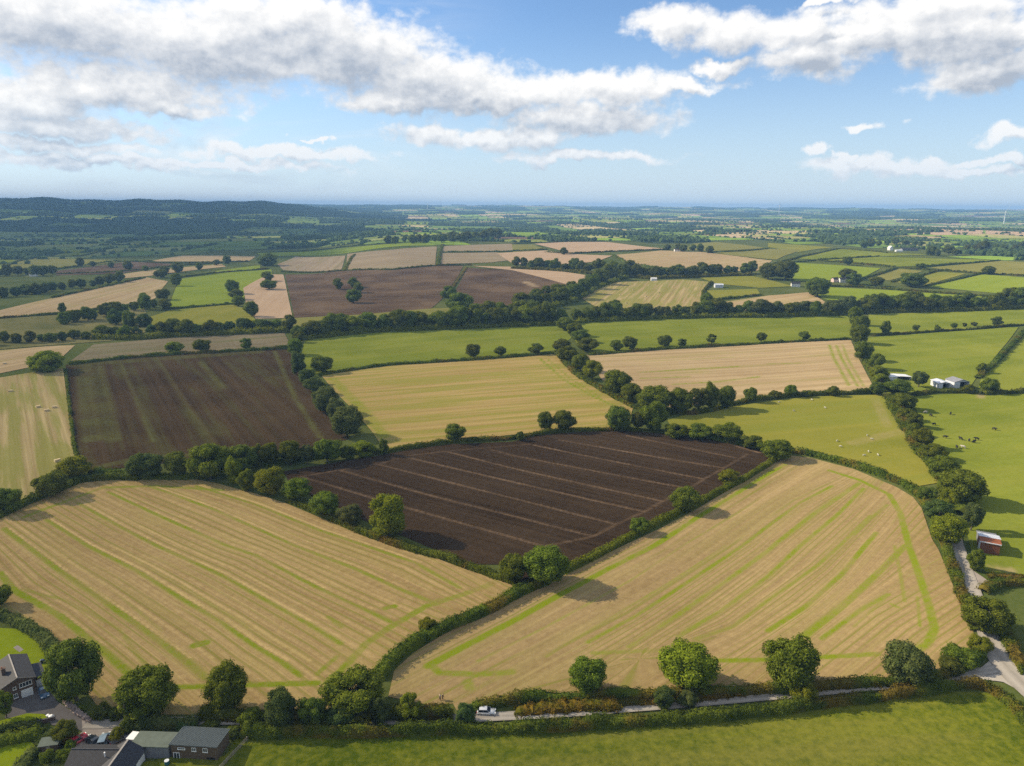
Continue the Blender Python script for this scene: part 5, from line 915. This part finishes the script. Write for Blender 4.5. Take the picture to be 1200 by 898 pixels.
shed('pale grey-roofed shed, the left of two open farm sheds', (274.3, 437.2), R(-3), 7.4, 9.5, 3.6, M_tin, M_tin); shed('white gabled shed with dark open front, right of the pair', (285.8, 438), R(6), 10.2, 8.5, 4.3, M_tin, M_grey, rise=1.5)
shed('low long shed with bright white roof behind hedge trees', (258, 459.5), R(4), 15.5, 7, 2.6, M_tin, M_white, rise=.5)
def house(name, label, px, py, w, d, h, wall, roof, rz=0, grp=None, rise=2.2, cat='house', chim=True):
    q = at([(px, py)])[0]; t = thing(name, label, cat, (q[0], q[1], q[2]-.15), rz, grp); gable_walls(MB(), -d/2, d/2, -w/2, w/2, h, h+rise).build('wall', wall, t); r_ = gable_roof(MB(), -d/2, d/2, -w/2, w/2, h, h+rise, .4, .2).build('roof', roof, t)
    if chim: MB().box(-.5, .5, -w/2+.3, -w/2+1.2, h+rise-.3, h+rise+1.1).build('chimney', M_brick, r_)
    for k in range(3): window(t, -w/2+w*(k+.5)/3-.5, -w/2+w*(k+.5)/3+.5, 1., 2.2, -d/2, axis='x', s=-1, bars=1)
    return t
E = R(90)
house('cottage', 'small white cottage below the huge round trees', 932, 336, 11, 6, 4.2, M_rend_w, M_slate, E-.2); house('cottage', 'pink cottage beside dark trees, left of two', 978, 330.5, 8, 6, 4, M_pinkr, M_slate, E+.3, 'cottages among trees'); house('cottage', 'lilac-white cottage, right of the pink one', 987, 331, 9, 6, 4.6, M_rend_w, M_slate, E, 'cottages among trees')
house('farmhouse', 'tall white farmhouse on the far hilltop', 1043, 293.5, 9, 8, 6, M_rend_w, M_rend_w, .2, rise=4, chim=False); house('farm_barn', 'long grey barn right of the hilltop farmhouse', 1065, 294, 36, 12, 4, M_render, M_slate, E, rise=2.5, cat='barn', chim=False); house('farm_barn', 'low white barn beside the hilltop farmhouse', 1053, 295, 14, 7, 3.2, M_white, M_white, E, rise=1., cat='barn', chim=False)
house('farm_barn', 'blue-grey far shed beside the small paddock', 842, 337, 11, 7, 4, M_tin, M_tin, E, cat='barn', chim=False, rise=1.2); house('farm_barn', 'white roofed barn peeping from the dark wood', 766, 329, 8, 5, 3.4, M_white, M_white, E, cat='barn', chim=False, rise=1.)
house('cottage', 'tiny white house in the dark left valley', 39.5, 324, 10, 7, 4.5, M_rend_w, M_slate, E); house('farmhouse', 'far pale house among the middle woods', 539, 279, 26, 12, 7, M_rend_w, M_rend_w, E, rise=4)
house('cottage', 'far brown-roofed house in the golden field trees', 794, 295, 14, 8, 4.5, M_rend_w, M_slate, E)
def turbine(px, pyb, pyh, ang, label):
    q = at([(px, pyb)])[0]; dist = float(np.linalg.norm(q-EYE)); hgt = (pyb-pyh)*dist/FPX; bl = hgt*.5; t = thing('wind_turbine', label, 'wind turbine', q, -math.atan2(q[0], q[1])+.25, 'far wind turbines')
    MB().tube([(0, 0, -2), (0, 0, hgt)], [hgt*.035, hgt*.02], 12).build('tower', M_white, t); MB().box(-hgt*.03, hgt*.03, -hgt*.07, hgt*.06, hgt*.985, hgt*1.04, .3).build('nacelle', M_white, t); MB().cyl((0, -hgt*.085, hgt*1.012), (0, 1, 0), hgt*.025, hgt*.03, 12).build('hub', M_white, t)
    for k in range(3):
        a = ang+k*2.0944; c = Vector((0, -hgt*.085, hgt*1.012)); d = Vector((math.sin(a), 0, math.cos(a))); n_ = Vector((math.cos(a), 0, -math.sin(a)))
        mb = MB(); mb.poly([c+n_*hgt*.006, c+d*bl*.25+n_*hgt*.026, c+d*bl+n_*hgt*.004, c+d*bl-n_*hgt*.004, c+d*bl*.25-n_*hgt*.014, c-n_*hgt*.006], (0, hgt*.008, 0)); mb.build('blade', M_white, t)
turbine(1176.2, 262.5, 251, .5, 'large white wind turbine at the far right'); turbine(912.6, 252, 242.3, 0, 'slender far turbine rising near the middle skyline'); turbine(501, 247, 239.5, 1., 'faint tiny turbine on the distant left skyline')
# ------------------------------------------------------------------ vehicles
M_tyre = M_black; M_lamp = plain('lamp_glass', (.85, .85, .8), .1, spec=.7, var=.02); M_red = plain('tail_lamp', (.45, .01, .01), .2, spec=.6, var=.02)
def paint(nm, c): return plain(nm, c, .25, spec=.5, var=.04, coat=.6)
def car(loc, rz, mat, label, L=4.3, W=1.78, Hh=1.5, suv=False):
    t = thing('parked_car', label, 'car', (loc[0], loc[1], float(H(loc[0], loc[1]))+.1), rz, 'cars by the lane and houses'); a = L/2; zb = .95 if suv else .88
    bm = bmesh.new(); prof = [(-a, .35), (-a, .78), (-a+.12, zb), (a-1.15, zb+.02), (a-.25, .80), (a, .62), (a, .33), (a-.3, .22), (-a+.25, .22)]
    vs = [bm.verts.new((x, -W/2, z)) for x, z in prof]; f = bm.faces.new(vs); r_ = bmesh.ops.extrude_face_region(bm, geom=[f]); bmesh.ops.translate(bm, vec=(0, W, 0), verts=[v for v in r_['geom'] if isinstance(v, bmesh.types.BMVert)])
    bmesh.ops.bevel(bm, geom=[e for e in bm.edges], offset=.07, segments=2, affect='EDGES'); mb = MB(); mb.bm.free(); mb.bm = bm; body = mb.build('body', mat, t, True)
    c0, c1 = -a+(.15 if suv else .25), a-1.2; w0, w1 = W/2-.06, W/2-.22; zt = Hh-.06
    def cab(z0, z1, sh0, sh1, wa, wb, x0, x1):
        mb = MB(); b = [(x0-sh0, -wa, z0), (x1+sh0, -wa, z0), (x1+sh0, wa, z0), (x0-sh0, wa, z0)]; u = [(x0+sh1, -wb, z1), (x1-sh1*2.4, -wb, z1), (x1-sh1*2.4, wb, z1), (x0+sh1, wb, z1)]
        B = [mb.bm.verts.new(p) for p in b]; U = [mb.bm.verts.new(p) for p in u]; mb.bm.faces.new(U)
        for i in range(4): mb.bm.faces.new((B[i], B[(i+1) % 4], U[(i+1) % 4], U[i]))
        mb.bm.faces.new(B[::-1]); return mb
    g = cab(zb-.02, zt, 0, .28, w0, w1, c0, c1).build('window', M_glass, t)
    mb = MB(); mb.box(c0+.30, c1-.70, -w1-.02, w1+.02, zt-.02, zt+.06, .03); mb.build('roof', mat, t, True)
    for s in (-1, 1):
        for (xb, xt) in ((c0, c0+.28), ((c0+c1)/2-.15, (c0+c1)/2-.15), (c1, c1-.67)): MB().tube([(xb, s*(w0+.005), zb-.02), (xt, s*(w1+.01), zt)], .028, 5).build('pillar', mat, t)
    for x in (-a+.75, a-.8):
        for s in (-1, 1):
            wh = MB().cyl((x, s*(W/2-.10), .32), (0, 1, 0), .32, .22, 18).build('wheel', M_tyre, t); MB().cyl((x, s*(W/2+.012), .32), (0, 1, 0), .19, .02, 14).build('rim', M_steel, wh)
    for s in (-1, 1): MB().box(a-.16, a+.02, s*.62-.2, s*.62+.2, .62, .76, .02).build('headlight', M_lamp, t); MB().box(-a-.02, -a+.1, s*.68-.14, s*.68+.14, .62, .84, .02).build('tail_light', M_red, t); MB().box(c1-.25, c1-.05, s*(W/2+.08)-.09, s*(W/2+.08)+.09, zb+.02, zb+.16, .03).build('wing_mirror', mat, t)
    return t
car((-5.2, 136.4), R(-2), paint('white_car', (.50, .52, .54)), 'silver-white hatchback parked on the lane beside the hedge', L=4.2, Hh=1.42)
q = at([(52, 815)])[0]; car(q, R(-50), paint('blue_car', (.03, .09, .17)), 'dark blue car parked in front of the slate house annex', L=3.9)
q = at([(122, 871)])[0]; car(q, R(105), paint('grey_car', (.16, .22, .27)), 'blue-grey car nose-on in the yard beside the lime shrub', L=4.5, Hh=1.65, suv=True)
q = at([(109, 871)])[0]; car(q, R(150), paint('black_car', (.022, .026, .03)), 'black car between red and blue-grey cars in the yard', L=4.0)
q = at([(92, 870)])[0]; car(q, R(55), paint('red_car', (.42, .012, .03)), 'bright red car at the left corner of the bungalow', L=3.8)
q = at([(140, 868.5)])[0]; car(q, R(48), paint('charcoal_car', (.06, .06, .075)), 'charcoal car tucked beside the white canopy', L=3.9)
q = at([(53, 777)])[0]; t = thing('garden_tractor', 'small dark garden vehicle with pale front on the vivid lawn', 'vehicle', (q[0], q[1], q[2]+.08), R(200)); md = paint('navy', (.015, .03, .07))
MB().box(-.9, .85, -.42, .42, .3, .62, .06).build('body', md, t, True); MB().box(.1, .95, -.33, .33, .6, .98, .08).build('bonnet', md, t, True); MB().box(.952, 1.0, -.28, .28, .62, .9, .01).build('grille', M_lamp, t); MB().box(-.75, -.2, -.28, .28, .62, .78, .05).build('seat', M_black, t); MB().box(-.85, -.72, -.28, .28, .7, 1.2, .04).build('backrest', M_black, t)
MB().tube([(.1, 0, .8), (-.1, 0, 1.15)], .03, 6).build('steering_column', M_black, t)
for x, r_ in ((-.6, .34), (.65, .24)):
    for s in (-1, 1): MB().cyl((x, s*.5, r_-.02), (0, 1, 0), r_, .2, 16).build('wheel', M_black, t)
# ------------------------------------------------------------------ people, cattle, sheep, bales
def skin(name, verts, edges, radii, mat, sub=1):
    me = bpy.data.meshes.new(name); me.from_pydata(verts, edges, []); o = bpy.data.objects.new(name, me); COL.objects.link(o); m_ = o.modifiers.new('s', 'SKIN')
    for v, r_ in zip(me.skin_vertices[0].data, radii): v.radius = (r_, r_) if not hasattr(r_, '__len__') else r_
    me.skin_vertices[0].data[0].use_root = True; s_ = o.modifiers.new('d', 'SUBSURF'); s_.levels = s_.render_levels = sub
    dg = bpy.context.evaluated_depsgraph_get(); nm = bpy.data.meshes.new_from_object(o.evaluated_get(dg)); bpy.data.objects.remove(o); bpy.data.meshes.remove(me)
    nm.materials.clear(); nm.materials.append(mat); nm.polygons.foreach_set('use_smooth', np.ones(len(nm.polygons), bool)); nm.name = name; return nm
def beast(kind, scale):
    """standing grazer: deep chest, head carried low or level, four jointed legs, tail"""
    S = scale; head_down = kind == 'sheep'
    v = [(0, 0, 1.0), (.55, 0, 1.02), (-.6, 0, 1.05), (.85, 0, 1.15), (1.12, 0, 1.12 if not head_down else .85), (1.42, 0, .92 if not head_down else .55), (-.82, 0, 1.05), (-.9, 0, .6)]
    e = [(0, 1), (0, 2), (1, 3), (3, 4), (4, 5), (2, 6), (6, 7)]; r_ = [(.36, .40), (.34, .42), (.33, .36), (.22, .26), .15, .09, .06, .03]
    for x, yy, kx in ((.55, .2, .03), (.55, -.2, .03), (-.6, .2, -.08), (-.6, -.2, -.08)):
        b = len(v); v += [(x, yy, .72), (x+kx, yy, .40), (x+kx*.2, yy, .06)]; e += [(1 if x > 0 else 2, b), (b, b+1), (b+1, b+2)]; r_ += [.15, .075, .06]
    for s in (-1, 1): b = len(v); v += [(1.14, s*.2, v[4][2]+.1)]; e += [(4, b)]; r_ += [.045]
    return [tuple(c*S for c in p) for p in v], e, [tuple(c*S for c in q) if hasattr(q, '__len__') else q*S for q in r_]
M_cowb = plain('black_hide', (.016, .014, .013), .7); M_cream = plain('cream_hide', (.50, .45, .37), .85, var=.06); M_wool = plain('wool', (.52, .49, .40), .95, var=.08)
cowv = beast('cow', 1.15); cowm = skin('cow', *cowv, M_cowb); cowc = cowm.copy(); cowc.materials[0] = M_cream; shv = beast('sheep', .72); shm = skin('sheep', *shv, M_wool)
cows = [(1083.7, 485, 1, 'cream cow grazing alone beside the hedgerow'), (1128.7, 526, 1, 'cream cow standing among the black cattle'), (1090.5, 488.5, 0, 'black cow near the lone cream cow'), (1113.7, 486.5, 0, 'black cow nearest the white farm sheds'), (1094.5, 499, 0, 'black cow close to the hedgerow shade'), (1107, 514, 0, 'black cow by itself left of the herd'), (1125.7, 516, 0, 'black cow leading the loose group of four'), (1135.5, 518, 0, 'black cow in the middle of the group of four'), (1141, 519.5, 0, 'black cow lowest in the group of four'), (1144.5, 516.3, 0, 'black cow at the right end of the group'), (1164.7, 504.5, 0, 'black cow grazing far right of the herd'), (1121, 526, 0, 'black cow right beside the cream cow')]
for i, (px, py, c, lab) in enumerate(cows):
    q = at([(px, py)])[0]; o = add('cow', cowc if c else cowm, None, loc=(q[0], q[1], q[2]+.1)); o.rotation_euler.z = (i*2.4) % 6.28; tag(o, lab, 'cow', 'cattle in the right pasture')
sheep = [(930, 482.5), (967, 479), (981, 518), (984.5, 524.5), (1016, 511.5), (1021.8, 516), (1017.5, 530.5), (1012.5, 535), (1028.8, 534.5), (913, 472.5), (951, 469.5)]
SL = ['sheep in the far left of the grazing field', 'sheep near the top hedge of the field', 'sheep left in the middle, upper of two', 'sheep left in the middle, lower of two', 'sheep by the worn path, upper of a pair', 'sheep by the worn path, lower of a pair', 'sheep above the lowest pair', 'sheep at the bottom by the stubble hedge', 'sheep at the bottom right of the flock', 'sheep at the far hedge, furthest left', 'sheep close under the far dark hedge']
for i, (px, py) in enumerate(sheep):
    q = at([(px, py)])[0]; o = add('sheep', shm, None, loc=(q[0], q[1], q[2]+.1)); o.rotation_euler.z = (i*1.7+.5) % 6.28; tag(o, 'pale '+SL[i], 'sheep', 'sheep on the yellow-green pasture')
M_bale = plain('baled_straw', (.52, .42, .24), .95, var=.2, scale=4); M_twine = plain('twine', (.25, .12, .05), .9)
bales = [(12.5, 459.5, 'nearest the left frame edge'), (45, 478, 'left of a cluster of three'), (55, 482.3, 'lowest of a cluster of three'), (64, 478.5, 'right of a cluster of three'), (67.5, 541.5, 'close to the light green tree'), (742, 340.5, 'upper middle of the far mown field'), (727, 346.5, 'left in the far mown field'), (757, 348.5, 'centre right of the far mown field'), (772, 343.5, 'right in the far mown field'), (734, 356, 'lowest in the far mown field'), (5.5, 427, 'on the tan strip at the left')]
bm_ = MB(); bm_.box(-1.25, 1.25, -.6, .6, 0, 1.25, .07); bo = bm_.build('straw_bale', M_bale); bme = bo.data; bpy.data.objects.remove(bo)
tw = MB()
for x in (-.75, -.25, .25, .75): tw.box(x-.02, x+.02, -.615, .615, -.01, 1.265)
to = tw.build('twine', M_twine); twm = to.data; bpy.data.objects.remove(to)
for i, (px, py, lab) in enumerate(bales):
    q = at([(px, py)])[0]; o = add('straw_bale', bme, None, loc=(q[0], q[1], q[2]+.15)); o.rotation_euler.z = R(10+i*37 % 50); o.scale = (.95, .95, .9); tag(o, 'pale straw bale '+lab, 'bale', 'straw bales in the fields'); add('twine', twm, None, o)
M_skinc = plain('skin_tone', (.45, .27, .19), .6); M_shirt = plain('white_shirt', (.8, .8, .8), .8); M_navy = plain('dark_clothes', (.02, .022, .03), .85); M_hair = plain('hair', (.03, .02, .015), .8)
def person(px, py, shirt, trousers, rz, label, seed):
    q = at([(px, py)])[0]; k = .05*seed
    V = [(0, 0, .95), (0, 0, 1.2), (0, 0, 1.42), (0, .01, 1.52), (0, .02, 1.63), (0, .02, 1.72)]; E_ = [(0, 1), (1, 2), (2, 3), (3, 4), (4, 5)]; Rr = [(.16, .12), (.15, .11), (.17, .11), .06, (.085, .10), (.07, .08)]
    for s in (-1, 1):
        b = len(V); V += [(s*.1, 0, .88), (s*.11, .04*s+k, .48), (s*.12, -.05*s, .08), (s*.12, .12-.05*s, .03)]; E_ += [(0, b), (b, b+1), (b+1, b+2), (b+2, b+3)]; Rr += [.10, .065, .045, .04]
        b = len(V); V += [(s*.21, 0, 1.40), (s*.27, -.02, 1.13), (s*.25, .10+k, .90), (s*.25, .15+k, .82)]; E_ += [(2, b), (b, b+1), (b+1, b+2), (b+2, b+3)]; Rr += [.065, .048, .036, .035]
    o = add('person', skin('person', V, E_, Rr, M_skinc, 2), None, loc=(q[0], q[1], q[2]+.1)); o.rotation_euler.z = rz; tag(o, label, 'person', 'people by the field gate')
    top = [i for i in (0, 1, 2)]; sv = [V[0], V[1], V[2]]; se = [(0, 1), (1, 2)]; sr = [(.18, .135), (.17, .125), (.185, .125)]
    for s in (6, 14): pass
    for b in (10, 18): n0 = len(sv); sv += [V[b], V[b+1]]; se += [(2, n0), (n0, n0+1)]; sr += [.08, .06]
    add('shirt', skin('shirt', sv, se, sr, shirt, 1), None, o)
    sv = [V[0]]; se = []; sr = [(.175, .135)]
    for b in (6, 14): n0 = len(sv); sv += [V[b], V[b+1], V[b+2]]; se += [(0, n0), (n0, n0+1), (n0+1, n0+2)]; sr += [.115, .08, .06]
    add('trousers', skin('trousers', sv, se, sr, trousers, 1), None, o)
    add('hair', skin('hair', [(0, 0, 1.70), (0, -.01, 1.78)], [(0, 1)], [(.088, .10), (.07, .08)], M_hair, 1), None, o)
person(515.8, 821, M_shirt, M_navy, 2.6, 'person in a white top and dark trousers by the field gateway', 0); person(519, 820.5, M_navy, M_navy, 1.2, 'person in dark clothes beside the white-topped one', 1)
# ------------------------------------------------------------------ picture settings
SC.view_settings.view_transform = 'Standard'; SC.view_settings.look = 'None'; SC.view_settings.exposure = 0.42; SC.view_settings.gamma = 1.0
SC.view_settings.use_curve_mapping = False
SC.render.engine = 'CYCLES'; cy = SC.cycles
cy.max_bounces = 4; cy.diffuse_bounces = 2; cy.glossy_bounces = 2; cy.transmission_bounces = 3; cy.transparent_max_bounces = 6; cy.volume_bounces = 0
cy.use_denoising = False; cy.use_fast_gi = False; cy.caustics_reflective = False; cy.caustics_refractive = False
SC.render.resolution_x, SC.render.resolution_y = 1024, 766
